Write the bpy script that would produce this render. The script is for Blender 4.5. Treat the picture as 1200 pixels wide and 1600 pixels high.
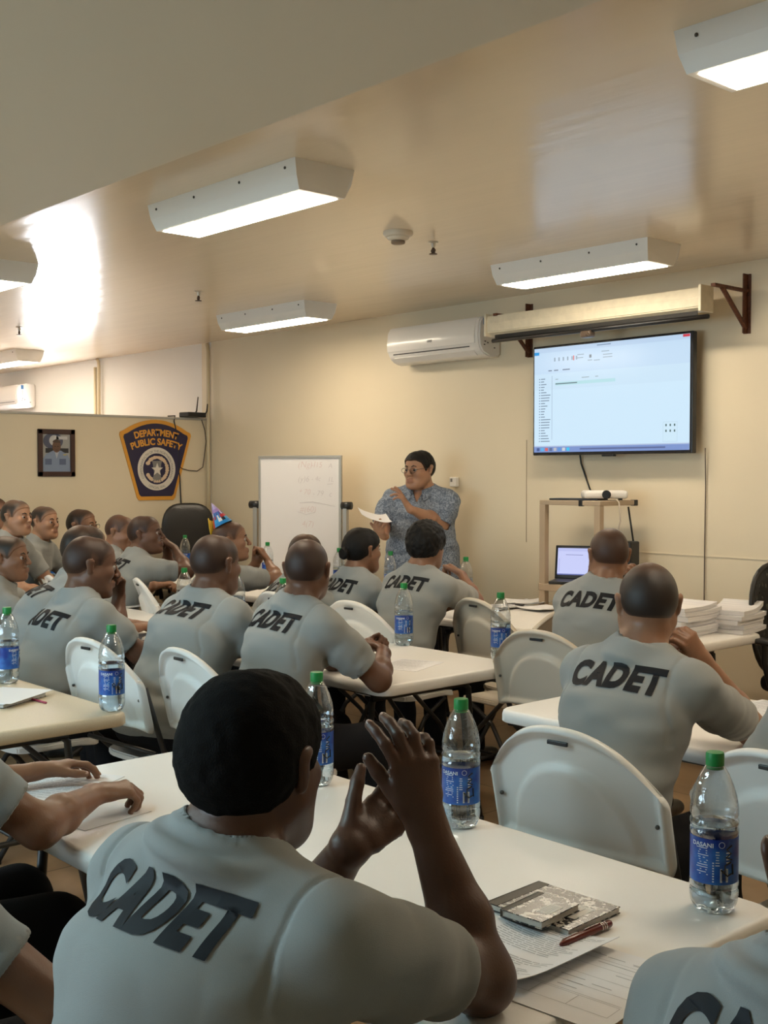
import bpy, bmesh, math, random
import numpy as np
from mathutils import Vector, Matrix, Euler
from mathutils.bvhtree import BVHTree

for o in list(bpy.data.objects): bpy.data.objects.remove(o)
SC = bpy.context.scene
COL = SC.collection
random.seed(7)

# ------------------------------------------------------------ camera, light, exposure
CAM_H = 1.57
YAW = math.radians(48.1); PITCH = math.radians(-1.89); FPX = 1820.0
cam_data = bpy.data.cameras.new('camera')
cam_data.sensor_fit = 'VERTICAL'; cam_data.sensor_height = 24.0
cam_data.lens = 24.0 * FPX / 1600.0
cam_data.clip_start = 0.05
cam = bpy.data.objects.new('camera', cam_data); COL.objects.link(cam)
cam.location = (0, 0, CAM_H)
cam.rotation_euler = (math.pi / 2 + PITCH, 0, YAW)
SC.camera = cam
cam_data.dof.use_dof = False
SC.view_settings.view_transform = 'Standard'
SC.view_settings.look = 'None'
SC.view_settings.gamma = 1.0
SC.view_settings.use_curve_mapping = False
SC.view_settings.exposure = 1.44

LIGHT_STRENGTH = 11.0       # ceiling fixtures
DAY_REAR = 40.0             # daylight through the window in the wall behind the camera
FILL_FAR = 5.0             # added fill light for the next room, no lamp of its own
w = bpy.data.worlds.new('world'); SC.world = w; w.use_nodes = True
w.node_tree.nodes['Background'].inputs[0].default_value = (0.75, 0.85, 1.0, 1)
w.node_tree.nodes['Background'].inputs[1].default_value = 0.1

def area(name, loc, rot, sx, sy, power, col):
    l = bpy.data.lights.new(name, 'AREA'); l.shape = 'RECTANGLE'; l.size = sx; l.size_y = sy
    l.energy = power; l.color = col
    o = bpy.data.objects.new(name, l); COL.objects.link(o); o.location = loc; o.rotation_euler = rot
    return o
area('window_daylight', (-4.2, -2.40, 1.55), (math.radians(90), 0, 0), 3.6, 1.3, DAY_REAR, (0.62, 0.85, 1.0))
area('next_room_fill', (-11.9, 0.0, 2.6), (0, 0, 0), 3.0, 4.0, FILL_FAR, (0.97, 0.96, 1.0))  # added area light hanging under the ceiling

# ------------------------------------------------------------ pixel helpers (camera geometry -> world)
_f = np.array([-math.sin(YAW) * math.cos(PITCH), math.cos(YAW) * math.cos(PITCH), math.sin(PITCH)])
_r = np.array([math.cos(YAW), math.sin(YAW), 0.0]); _d = np.cross(_f, _r)
def ray(x, y): return _r * (x - 600) / FPX + _d * (y - 800) / FPX + _f
def at(x, y, d): return Vector(ray(x, y) * d + np.array([0, 0, CAM_H]))
def onz(x, y, z): r = ray(x, y); return Vector(r * (z - CAM_H) / r[2] + np.array([0, 0, CAM_H]))
def ony(x, y, Y): r = ray(x, y); return Vector(r * Y / r[1] + np.array([0, 0, CAM_H]))
def onx(x, y, X): r = ray(x, y); return Vector(r * X / r[0] + np.array([0, 0, CAM_H]))

# ------------------------------------------------------------ materials
MATS = {}
def mat(name, col, rough=0.5, metal=0.0, bump=0.0, scale=40.0, var=0.0, spec=0.5, coat=0.0, coatr=0.1, sheen=0.0, emit=None, es=1.0, sss=0.0):
    if name in MATS: return MATS[name]
    m = bpy.data.materials.new(name); m.use_nodes = True
    nt = m.node_tree; b = nt.nodes['Principled BSDF']
    b.inputs['Base Color'].default_value = (*col, 1); b.inputs['Roughness'].default_value = rough
    b.inputs['Metallic'].default_value = metal; b.inputs['Specular IOR Level'].default_value = spec
    b.inputs['Coat Weight'].default_value = coat; b.inputs['Coat Roughness'].default_value = coatr
    b.inputs['Sheen Weight'].default_value = sheen
    if sss:
        b.inputs['Subsurface Weight'].default_value = sss; b.inputs['Subsurface Radius'].default_value = (0.6, 0.25, 0.12)
        b.inputs['Subsurface Scale'].default_value = 0.01
    if emit:
        b.inputs['Emission Color'].default_value = (*emit, 1); b.inputs['Emission Strength'].default_value = es
    if bump or var:
        tc = nt.nodes.new('ShaderNodeTexCoord'); n = nt.nodes.new('ShaderNodeTexNoise')
        n.inputs['Scale'].default_value = scale; n.inputs['Detail'].default_value = 4
        nt.links.new(tc.outputs['Object'], n.inputs['Vector'])
        if bump:
            bp = nt.nodes.new('ShaderNodeBump'); bp.inputs['Strength'].default_value = bump; bp.inputs['Distance'].default_value = 0.01
            nt.links.new(n.outputs['Fac'], bp.inputs['Height']); nt.links.new(bp.outputs['Normal'], b.inputs['Normal'])
        if var:
            cr = nt.nodes.new('ShaderNodeValToRGB')
            cr.color_ramp.elements[0].position = 0.3; cr.color_ramp.elements[1].position = 0.7
            cr.color_ramp.elements[0].color = (*[c * (1 - var) for c in col], 1)
            cr.color_ramp.elements[1].color = (*[min(1, c * (1 + var)) for c in col], 1)
            nt.links.new(n.outputs['Fac'], cr.inputs['Fac']); nt.links.new(cr.outputs['Color'], b.inputs['Base Color'])
    MATS[name] = m
    return m

def mat_attr(name, base, rough, attr='tint', other=(0.2, 0.05, 0.04), bump=0.0, scale=200., sss=0.0, spec=0.5, emission=False, es=1.0):
    """mixes base with a second colour by a per-vertex factor"""
    if name in MATS: return MATS[name]
    m = bpy.data.materials.new(name); m.use_nodes = True; nt = m.node_tree; b = nt.nodes['Principled BSDF']
    a = nt.nodes.new('ShaderNodeAttribute'); a.attribute_name = attr
    mx = nt.nodes.new('ShaderNodeMix'); mx.data_type = 'RGBA'
    tc = nt.nodes.new('ShaderNodeTexCoord'); n = nt.nodes.new('ShaderNodeTexNoise'); n.inputs['Scale'].default_value = scale
    n.inputs['Detail'].default_value = 3
    nt.links.new(tc.outputs['Object'], n.inputs['Vector'])
    mx.inputs[6].default_value = (*base, 1); mx.inputs[7].default_value = (*other, 1)
    nt.links.new(a.outputs['Fac'], mx.inputs[0])
    n2 = nt.nodes.new('ShaderNodeTexNoise'); n2.inputs['Scale'].default_value = 14; n2.inputs['Detail'].default_value = 3
    nt.links.new(tc.outputs['Object'], n2.inputs['Vector'])
    hv = nt.nodes.new('ShaderNodeHueSaturation'); mr = nt.nodes.new('ShaderNodeMapRange')
    mr.inputs['To Min'].default_value = 0.82; mr.inputs['To Max'].default_value = 1.18
    nt.links.new(n2.outputs['Fac'], mr.inputs['Value']); nt.links.new(mr.outputs['Result'], hv.inputs['Value'])
    nt.links.new(mx.outputs[2], hv.inputs['Color']); nt.links.new(hv.outputs['Color'], b.inputs['Base Color'])
    b.inputs['Roughness'].default_value = rough; b.inputs['Specular IOR Level'].default_value = spec
    if bump:
        bp = nt.nodes.new('ShaderNodeBump'); bp.inputs['Strength'].default_value = bump; bp.inputs['Distance'].default_value = 0.002
        nt.links.new(n.outputs['Fac'], bp.inputs['Height']); nt.links.new(bp.outputs['Normal'], b.inputs['Normal'])
    if sss:
        b.inputs['Subsurface Weight'].default_value = sss; b.inputs['Subsurface Radius'].default_value = (0.7, 0.25, 0.12); b.inputs['Subsurface Scale'].default_value = 0.008
    MATS[name] = m
    return m

def mat_vcol(name, rough=0.5, emission=0.0, spec=0.5):
    if name in MATS: return MATS[name]
    m = bpy.data.materials.new(name); m.use_nodes = True; nt = m.node_tree; b = nt.nodes['Principled BSDF']
    a = nt.nodes.new('ShaderNodeVertexColor'); a.layer_name = 'paint'
    nt.links.new(a.outputs['Color'], b.inputs['Base Color']); b.inputs['Roughness'].default_value = rough
    b.inputs['Specular IOR Level'].default_value = spec
    if emission:
        nt.links.new(a.outputs['Color'], b.inputs['Emission Color']); b.inputs['Emission Strength'].default_value = emission
        b.inputs['Base Color'].default_value = (0.02, 0.02, 0.02, 1)
        for l in list(nt.links):
            if l.to_socket == b.inputs['Base Color']: nt.links.remove(l)
    MATS[name] = m
    return m

# ------------------------------------------------------------ object helpers
def link(name, me, m=None, parent=None, smooth=False, loc=None, rotz=None):
    if m is not None and not me.materials:
        for q in (m if isinstance(m, (list, tuple)) else [m]): me.materials.append(q)
    if smooth: me.polygons.foreach_set('use_smooth', [True] * len(me.polygons))
    o = bpy.data.objects.new(name, me); COL.objects.link(o)
    if parent: o.parent = parent
    if loc is not None: o.location = loc
    if rotz is not None: o.rotation_euler = (0, 0, rotz)
    return o
def thing(name, label, cat, loc=(0, 0, 0), rotz=0.0, group=None):
    o = bpy.data.objects.new(name, None); COL.objects.link(o); o.empty_display_size = 0.1
    o.location = loc; o.rotation_euler = (0, 0, rotz); o['label'] = label; o['category'] = cat
    if group: o['group'] = group
    return o
def tag(o, label=None, cat=None, group=None, kind=None):
    if label: o['label'] = label
    if cat: o['category'] = cat
    if group: o['group'] = group
    if kind: o['kind'] = kind
    return o

class MB:
    """collects shapes into one mesh"""
    def __init__(s): s.bm = bmesh.new()
    def box(s, lo, hi, bev=0.0, seg=2, M=None, midx=0):
        lo = Vector(lo); hi = Vector(hi)
        r = bmesh.ops.create_cube(s.bm, size=1)
        vs = r['verts']
        for v in vs: v.co = Vector([(lo[i] + hi[i]) / 2 + v.co[i] * (hi[i] - lo[i]) for i in range(3)])
        fs = set(f for v in vs for f in v.link_faces)
        for f in fs: f.material_index = midx
        if bev:
            es = list(set(e for v in vs for e in v.link_edges))
            g = bmesh.ops.bevel(s.bm, geom=es, offset=bev, segments=seg, profile=0.5, affect='EDGES')
            vs = list(set(v for f in g['faces'] for v in f.verts) | set(v for v in vs if v.is_valid))
        if M is not None:
            for v in vs: v.co = M @ v.co
        return s
    def tube(s, pts, r, n=10, cap=True, midx=0):
        pts = [Vector(p) for p in pts]
        rs = r if isinstance(r, (list, tuple)) else [r] * len(pts)
        rings = []; up = None
        for i, p in enumerate(pts):
            a = pts[max(i - 1, 0)]; b = pts[min(i + 1, len(pts) - 1)]
            t = (b - a).normalized()
            if up is None:
                up = Vector((0, 0, 1)) if abs(t.z) < 0.9 else Vector((1, 0, 0))
            x = (up - t * up.dot(t)).normalized(); y = t.cross(x); up = x
            rings.append([s.bm.verts.new(p + (x * math.cos(2 * math.pi * k / n) + y * math.sin(2 * math.pi * k / n)) * rs[i]) for k in range(n)])
        for i in range(len(rings) - 1):
            for k in range(n):
                f = s.bm.faces.new((rings[i][k], rings[i][(k + 1) % n], rings[i + 1][(k + 1) % n], rings[i + 1][k])); f.material_index = midx
        if cap:
            s.bm.faces.new(rings[0][::-1]).material_index = midx; s.bm.faces.new(rings[-1]).material_index = midx
        return s
    def lathe(s, prof, n=32, c=(0, 0, 0), cap=True, midx=0):
        c = Vector(c); rings = []
        for (r, z) in prof:
            rings.append([s.bm.verts.new(c + Vector((r * math.cos(2 * math.pi * k / n), r * math.sin(2 * math.pi * k / n), z))) for k in range(n)])
        for i in range(len(rings) - 1):
            for k in range(n):
                s.bm.faces.new((rings[i][k], rings[i][(k + 1) % n], rings[i + 1][(k + 1) % n], rings[i + 1][k])).material_index = midx
        if cap:
            if prof[0][0] > 1e-5: s.bm.faces.new(rings[0][::-1]).material_index = midx
            if prof[-1][0] > 1e-5: s.bm.faces.new(rings[-1]).material_index = midx
        return s
    def prism(s, poly, ext, M=None, midx=0):
        """poly: list of 3D points, extruded by vector ext"""
        e = Vector(ext)
        a = [s.bm.verts.new(Vector(p)) for p in poly]; b = [s.bm.verts.new(Vector(p) + e) for p in poly]
        n = len(a); fs = [s.bm.faces.new(a[::-1]), s.bm.faces.new(b)]
        for i in range(n): fs.append(s.bm.faces.new((a[i], a[(i + 1) % n], b[(i + 1) % n], b[i])))
        for f in fs: f.material_index = midx
        if M is not None:
            for v in a + b: v.co = M @ v.co
        return s
    def ell(s, c, r, seg=16, rot=None, midx=0):
        g = bmesh.ops.create_uvsphere(s.bm, u_segments=seg, v_segments=max(6, seg // 2), radius=1)
        c = Vector(c)
        for v in g['verts']:
            q = Vector((v.co.x * r[0], v.co.y * r[1], v.co.z * r[2]))
            if rot is not None: q = rot @ q
            v.co = q + c
        for f in set(f for v in g['verts'] for f in v.link_faces): f.material_index = midx
        return s
    def mesh(s, name):
        bmesh.ops.recalc_face_normals(s.bm, faces=s.bm.faces)
        me = bpy.data.meshes.new(name); s.bm.to_mesh(me); s.bm.free(); return me
    def build(s, name, m, parent=None, smooth=False, angle=None):
        me = s.mesh(name)
        o = link(name, me, m, parent, smooth or angle is not None)
        if angle is not None: me.set_sharp_from_angle(angle=math.radians(angle))
        return o

def struct(o):
    o['kind'] = 'structure'; return o

def text_mesh(s, size=1.0, offset=0.0, xs=1.0, align='CENTER', spacing=1.0, shear=0.0):
    cu = bpy.data.curves.new('lettering', 'FONT'); cu.body = s; cu.size = size; cu.offset = offset
    cu.align_x = align; cu.space_character = spacing; cu.shear = shear
    cu.resolution_u = 4
    o = bpy.data.objects.new('lettering', cu); COL.objects.link(o)
    dg = bpy.context.evaluated_depsgraph_get(); dg.update()
    me = bpy.data.meshes.new_from_object(o.evaluated_get(dg))
    bpy.data.objects.remove(o)
    bm = bmesh.new(); bm.from_mesh(me); bpy.data.meshes.remove(me)
    for v in bm.verts: v.co.x *= xs
    bmesh.ops.triangulate(bm, faces=bm.faces)
    return bm
def subdiv_long(bm, L, it=6):
    for _ in range(it):
        es = [e for e in bm.edges if e.calc_length() > L]
        if not es: break
        bmesh.ops.subdivide_edges(bm, edges=es, cuts=1)
        bmesh.ops.triangulate(bm, faces=[f for f in bm.faces if len(f.verts) > 3])
def bm_obj(bm, name, m, parent=None, solid=0.0, smooth=False):
    me = bpy.data.meshes.new(name); bm.to_mesh(me); bm.free()
    o = link(name, me, m, parent, smooth)
    if solid:
        md = o.modifiers.new('thickness', 'SOLIDIFY'); md.thickness = solid; md.offset = 1
    return o

# ------------------------------------------------------------ implicit surfaces (for people)
class Field:
    def __init__(s, xs, ys, zs):
        s.x, s.y, s.z = [np.asarray(a, np.float32) for a in (xs, ys, zs)]
        s.F = np.full((len(xs), len(ys), len(zs)), 1.0, np.float32)
    def _sub(s, lo, hi):
        r = []
        for a, l, h in ((s.x, lo[0], hi[0]), (s.y, lo[1], hi[1]), (s.z, lo[2], hi[2])):
            i0 = int(np.searchsorted(a, l)); i1 = int(np.searchsorted(a, h))
            r.append(slice(max(i0, 0), i1))
        return tuple(r)
    def cap(s, a, b, ra, rb=None, u=None, k=0.01, sub=False):
        """tapered elliptical capsule: radii ra at a, rb at b = (along u, across, end)"""
        a = np.array(a, np.float32); b = np.array(b, np.float32)
        if rb is None: rb = ra
        ra = np.array(ra if hasattr(ra, '__len__') else (ra, ra, ra), np.float32)
        rb = np.array(rb if hasattr(rb, '__len__') else (rb, rb, rb), np.float32)
        if len(ra) == 2: ra = np.append(ra, ra.min())
        if len(rb) == 2: rb = np.append(rb, rb.min())
        mx = float(max(ra.max(), rb.max())) + k + 0.022
        sl = s._sub(np.minimum(a, b) - mx, np.maximum(a, b) + mx)
        X = s.x[sl[0]][:, None, None]; Y = s.y[sl[1]][None, :, None]; Z = s.z[sl[2]][None, None, :]
        if X.size == 0 or Y.size == 0 or Z.size == 0: return s
        ab = b - a; L2 = float(ab @ ab)
        px, py, pz = X - a[0], Y - a[1], Z - a[2]
        if L2 > 1e-9:
            t = np.clip((px * ab[0] + py * ab[1] + pz * ab[2]) / L2, 0, 1); w = ab / math.sqrt(L2)
        else:
            t = 0.0; w = np.array([0, 0, 1], np.float32)
        rx, ry, rz = px - t * ab[0], py - t * ab[1], pz - t * ab[2]
        if u is None and np.allclose(ra[0], ra[1]) and np.allclose(rb[0], rb[1]) and np.allclose(ra[0], ra[2]):
            d = np.sqrt(rx * rx + ry * ry + rz * rz) - (ra[0] + t * (rb[0] - ra[0]))
        else:
            u = np.array(u if u is not None else (1, 0, 0), np.float32)
            u = u - w * (u @ w); u /= np.linalg.norm(u); v = np.cross(w, u)
            ru = rx * u[0] + ry * u[1] + rz * u[2]; rv = rx * v[0] + ry * v[1] + rz * v[2]; rw = rx * w[0] + ry * w[1] + rz * w[2]
            A = ra[0] + t * (rb[0] - ra[0]); B = ra[1] + t * (rb[1] - ra[1]); Cc = ra[2] + t * (rb[2] - ra[2])
            nn = np.sqrt((ru / A) ** 2 + (rv / B) ** 2 + (rw / Cc) ** 2) + 1e-5
            rr = np.sqrt(ru * ru + rv * rv + rw * rw)
            d = rr * (1 - 1 / nn); d = np.where(nn < 0.2, -np.minimum(A, B) * 0.8, d)
        F = s.F[sl]
        if sub:
            d = -d
            h = np.clip(0.5 - 0.5 * (d - F) / k, 0, 1)   # smooth max
            s.F[sl] = d * (1 - h) + F * h + k * h * (1 - h)
        else:
            h = np.clip(0.5 + 0.5 * (d - F) / k, 0, 1)
            s.F[sl] = d * (1 - h) + F * h - k * h * (1 - h)
        return s
    def torus(s, c, ax, u, R1, R2, r, k=.01):
        c = np.array(c, np.float32); m = max(R1, R2) + r + k + .02; sl = s._sub(c - m, c + m)
        X = s.x[sl[0]][:, None, None] - c[0]; Y = s.y[sl[1]][None, :, None] - c[1]; Z = s.z[sl[2]][None, None, :] - c[2]
        w = np.array(ax, float) / np.linalg.norm(ax); u = np.array(u, float); u = u - w * (u @ w); u /= np.linalg.norm(u); v = np.cross(w, u)
        a = X * u[0] + Y * u[1] + Z * u[2]; b = X * v[0] + Y * v[1] + Z * v[2]; h = X * w[0] + Y * w[1] + Z * w[2]
        n = np.sqrt((a / R1) ** 2 + (b / R2) ** 2) + 1e-5; q = np.sqrt(a * a + b * b) * (1 - 1 / n)
        d = np.sqrt(q * q + h * h) - r; F = s.F[sl]; t = np.clip(.5 + .5 * (d - F) / k, 0, 1)
        s.F[sl] = d * (1 - t) + F * t - k * t * (1 - t)
    def cut(s, p, n, lo=None, hi=None):
        """keep the side where (q-p).n < 0, inside optional box"""
        lo = lo if lo is not None else (-9, -9, -9); hi = hi if hi is not None else (9, 9, 9)
        sl = s._sub(lo, hi)
        X = s.x[sl[0]][:, None, None]; Y = s.y[sl[1]][None, :, None]; Z = s.z[sl[2]][None, None, :]
        d = (X - p[0]) * n[0] + (Y - p[1]) * n[1] + (Z - p[2]) * n[2]
        s.F[sl] = np.maximum(s.F[sl], d)
    def band(s, w, fn):
        i = np.nonzero(np.abs(s.F) < w)
        P = np.stack([s.x[i[0]], s.y[i[1]], s.z[i[2]]], 1)
        s.F[i] += fn(P).astype(np.float32)
    def mesh(s, name='surface'):
        F = s.F; F[0] = F[-1] = 1; F[:, 0] = F[:, -1] = 1; F[:, :, 0] = F[:, :, -1] = 1
        S = F < 0
        nx, ny, nz = F.shape
        cnt = np.zeros((nx - 1, ny - 1, nz - 1), np.int8)
        for dx in (0, 1):
            for dy in (0, 1):
                for dz in (0, 1): cnt += S[dx:nx - 1 + dx, dy:ny - 1 + dy, dz:nz - 1 + dz]
        act = (cnt > 0) & (cnt < 8)
        I = np.array(np.nonzero(act)).T
        idx = np.full(act.shape, -1, np.int32); idx[act] = np.arange(len(I))
        acc = np.zeros((len(I), 3)); num = np.zeros(len(I))
        cs = [(0, 0, 0), (1, 0, 0), (0, 1, 0), (1, 1, 0), (0, 0, 1), (1, 0, 1), (0, 1, 1), (1, 1, 1)]
        vals = [F[I[:, 0] + c[0], I[:, 1] + c[1], I[:, 2] + c[2]].astype(np.float64) for c in cs]
        for a in range(8):
            for ax in range(3):
                if cs[a][ax]: continue
                bcs = list(cs[a]); bcs[ax] = 1; b = cs.index(tuple(bcs))
                va, vb = vals[a], vals[b]; m = (va < 0) != (vb < 0)
                t = np.where(m, va / np.where(m, va - vb, 1), 0)
                for k in range(3):
                    acc[:, k] += m * (cs[a][k] + (t if k == ax else 0))
                num += m
        acc /= num[:, None]
        V = np.zeros_like(acc)
        for k, a in enumerate((s.x, s.y, s.z)):
            V[:, k] = a[I[:, k]] + acc[:, k] * (a[I[:, k] + 1] - a[I[:, k]])
        quads = []
        for ax in range(3):
            sl0 = [slice(1, n - 1) for n in F.shape]; sl1 = [slice(1, n - 1) for n in F.shape]
            sl0[ax] = slice(0, F.shape[ax] - 1); sl1[ax] = slice(1, F.shape[ax])
            A = S[tuple(sl0)]; B = S[tuple(sl1)]
            E = np.array(np.nonzero(A != B)).T
            off = np.array([1, 1, 1]); off[ax] = 0; E = E + off
            ins = S[E[:, 0], E[:, 1], E[:, 2]]
            b, c = [(1, 2), (2, 0), (0, 1)][ax]
            def g(ob, oc):
                q = E.copy(); q[:, b] -= ob; q[:, c] -= oc
                return idx[q[:, 0], q[:, 1], q[:, 2]]
            q = np.stack([g(1, 1), g(0, 1), g(0, 0), g(1, 0)], 1)
            q[~ins] = q[~ins][:, ::-1]
            quads.append(q)
        Q = np.concatenate(quads)
        me = bpy.data.meshes.new(name)
        me.vertices.add(len(V)); me.vertices.foreach_set('co', V.astype(np.float32).ravel())
        me.loops.add(len(Q) * 4); me.loops.foreach_set('vertex_index', Q.astype(np.int32).ravel())
        me.polygons.add(len(Q)); me.polygons.foreach_set('loop_start', np.arange(0, len(Q) * 4, 4, dtype=np.int32))
        me.polygons.foreach_set('use_smooth', np.ones(len(Q), bool))
        me.update(calc_edges=True); me.validate()
        return me, V

def axis(lo, hi, base, fine=()):
    """coordinates from lo to hi, spacing base, finer inside the given (a, b, step) spans"""
    out = [lo]; x = lo
    while x < hi:
        st = base
        for a, b, f in fine:
            if a - st <= x <= b: st = min(st, f)
        x += st; out.append(x)
    return np.array(out, np.float32)

_rng = np.random.RandomState(3)
_LAT = _rng.rand(32, 32, 32).astype(np.float32)
def noise3(P):
    i = np.floor(P).astype(int); f = P - i; f = f * f * (3 - 2 * f)
    r = 0
    for dx in (0, 1):
        for dy in (0, 1):
            for dz in (0, 1):
                wgt = (f[:, 0] if dx else 1 - f[:, 0]) * (f[:, 1] if dy else 1 - f[:, 1]) * (f[:, 2] if dz else 1 - f[:, 2])
                r = r + wgt * _LAT[(i[:, 0] + dx) % 32, (i[:, 1] + dy) % 32, (i[:, 2] + dz) % 32]
    return r - 0.5
def set_attr(me, name, vals):
    a = me.attributes.new(name, 'FLOAT', 'POINT'); a.data.foreach_set('value', np.asarray(vals, np.float32))
# ============================================================ ROOM
HC = 2.79; WY = 6.06; PX = -9.22
X0, X1, Y0 = -14.6, 1.6, -2.5
def wallmat(name, col, rough=0.45, scale=1.2):
    m = bpy.data.materials.new(name); m.use_nodes = True; nt = m.node_tree; b = nt.nodes['Principled BSDF']
    tc = nt.nodes.new('ShaderNodeTexCoord'); n = nt.nodes.new('ShaderNodeTexNoise'); n.inputs['Scale'].default_value = scale; n.inputs['Detail'].default_value = 6
    nt.links.new(tc.outputs['Object'], n.inputs['Vector'])
    cr = nt.nodes.new('ShaderNodeValToRGB'); cr.color_ramp.elements[0].position = 0.3; cr.color_ramp.elements[1].position = 0.7
    cr.color_ramp.elements[0].color = (*[c * 0.955 for c in col], 1); cr.color_ramp.elements[1].color = (*col, 1)
    nt.links.new(n.outputs['Fac'], cr.inputs['Fac']); nt.links.new(cr.outputs['Color'], b.inputs['Base Color'])
    b.inputs['Roughness'].default_value = rough
    n2 = nt.nodes.new('ShaderNodeTexNoise'); n2.inputs['Scale'].default_value = 2.2; n2.inputs['Detail'].default_value = 3
    nt.links.new(tc.outputs['Object'], n2.inputs['Vector'])
    bp = nt.nodes.new('ShaderNodeBump'); bp.inputs['Strength'].default_value = 0.12; bp.inputs['Distance'].default_value = 0.02
    nt.links.new(n2.outputs['Fac'], bp.inputs['Height']); nt.links.new(bp.outputs['Normal'], b.inputs['Normal'])
    return m
M_WALL = wallmat('cream_wall_paint', (0.78, 0.67, 0.49), 0.42)
M_WHITEW = wallmat('pale_wall_paint', (0.80, 0.78, 0.74), 0.5)
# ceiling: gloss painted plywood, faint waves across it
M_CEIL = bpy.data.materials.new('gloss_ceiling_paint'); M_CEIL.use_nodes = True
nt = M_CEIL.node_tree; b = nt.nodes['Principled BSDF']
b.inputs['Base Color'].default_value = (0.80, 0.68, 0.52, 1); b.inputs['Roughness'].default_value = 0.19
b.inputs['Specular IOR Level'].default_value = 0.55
tc = nt.nodes.new('ShaderNodeTexCoord'); mp = nt.nodes.new('ShaderNodeMapping'); mp.inputs['Scale'].default_value = (0.5, 3.0, 1)
n = nt.nodes.new('ShaderNodeTexNoise'); n.inputs['Scale'].default_value = 2.2; n.inputs['Detail'].default_value = 3
nt.links.new(tc.outputs['Object'], mp.inputs['Vector']); nt.links.new(mp.outputs['Vector'], n.inputs['Vector'])
bp = nt.nodes.new('ShaderNodeBump'); bp.inputs['Strength'].default_value = 0.10; bp.inputs['Distance'].default_value = 0.03
nt.links.new(n.outputs['Fac'], bp.inputs['Height']); nt.links.new(bp.outputs['Normal'], b.inputs['Normal'])
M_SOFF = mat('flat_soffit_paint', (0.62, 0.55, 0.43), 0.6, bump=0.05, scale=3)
# floor: stained concrete / vinyl with joints
M_FLOOR = bpy.data.materials.new('brown_floor'); M_FLOOR.use_nodes = True
nt = M_FLOOR.node_tree; b = nt.nodes['Principled BSDF']
tc = nt.nodes.new('ShaderNodeTexCoord'); n = nt.nodes.new('ShaderNodeTexNoise'); n.inputs['Scale'].default_value = 3; n.inputs['Detail'].default_value = 8
nt.links.new(tc.outputs['Object'], n.inputs['Vector'])
cr = nt.nodes.new('ShaderNodeValToRGB'); cr.color_ramp.elements[0].position = 0.3; cr.color_ramp.elements[1].position = 0.72
cr.color_ramp.elements[0].color = (0.27, 0.165, 0.082, 1); cr.color_ramp.elements[1].color = (0.44, 0.29, 0.16, 1)
br = nt.nodes.new('ShaderNodeTexBrick'); br.inputs['Scale'].default_value = 1.0; br.inputs['Mortar Size'].default_value = 0.004
br.inputs['Color1'].default_value = (1, 1, 1, 1); br.inputs['Color2'].default_value = (0.9, 0.9, 0.9, 1); br.inputs['Mortar'].default_value = (0.35, 0.33, 0.3, 1)
br.inputs['Brick Width'].default_value = 0.61; br.inputs['Row Height'].default_value = 0.61; br.offset = 0
nt.links.new(tc.outputs['Object'], br.inputs['Vector'])
mx = nt.nodes.new('ShaderNodeMix'); mx.data_type = 'RGBA'; mx.blend_type = 'MULTIPLY'; mx.inputs[0].default_value = 1
nt.links.new(n.outputs['Fac'], cr.inputs['Fac']); nt.links.new(cr.outputs['Color'], mx.inputs[6]); nt.links.new(br.outputs['Color'], mx.inputs[7])
nt.links.new(mx.outputs[2], b.inputs['Base Color']); b.inputs['Roughness'].default_value = 0.38

struct(MB().box((X0 - .1, Y0 - .1, -0.1), (X1 + .1, WY + .12, 0)).build('floor', M_FLOOR))
SOFF_Y = 2.09; SOFF_Z = 2.61
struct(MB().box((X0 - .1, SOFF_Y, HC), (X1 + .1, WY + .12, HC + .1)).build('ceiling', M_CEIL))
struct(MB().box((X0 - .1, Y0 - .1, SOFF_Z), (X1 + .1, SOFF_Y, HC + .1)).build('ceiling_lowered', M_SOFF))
struct(MB().box((PX + 0.06, WY, 0), (X1 + .1, WY + .12, HC)).build('wall_back', M_WALL))
# next room's stretch of the back wall, with a window in it
WX0, WX1, WZ0, WZ1 = -12.95, -11.35, 1.0, 2.12
m_ = MB()
m_.box((X0 - .1, WY, 0), (WX0, WY + .12, HC)); m_.box((WX1, WY, 0), (PX + .06, WY + .12, HC))
m_.box((WX0, WY, 0), (WX1, WY + .12, WZ0)); m_.box((WX0, WY, WZ1), (WX1, WY + .12, HC))
struct(m_.build('wall_back_next_room', M_WHITEW))
M_SKYPANE = mat('daylit_pane', (0.8, 0.85, 0.9), 0.3, emit=(0.92, 0.94, 1.0), es=15.0)
wn = MB()
for a, b_ in (((WX0, WZ0), (WX1, WZ0 + .04)), ((WX0, WZ1 - .04), (WX1, WZ1)), ((WX0, WZ0), (WX0 + .04, WZ1)), ((WX1 - .04, WZ0), (WX1, WZ1)), (((WX0 + WX1) / 2 - .02, WZ0), ((WX0 + WX1) / 2 + .02, WZ1))):
    wn.box((a[0], WY - .01, a[1]), (b_[0], WY + .06, b_[1]), 0.004)
wf = struct(wn.build('window_1', mat('white_window_frame', (0.8, 0.8, 0.78), 0.4)))
MB().box((WX0 + .03, WY + .03, WZ0 + .03), (WX1 - .03, WY + .035, WZ1 - .03)).build('window_glass', M_SKYPANE, wf)
struct(MB().box((X0 - .12, Y0, 0), (X0, WY, HC)).build('wall_left', M_WHITEW))
struct(MB().box((X1, Y0, 0), (X1 + .12, WY, HC)).build('wall_right', M_WALL))
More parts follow.
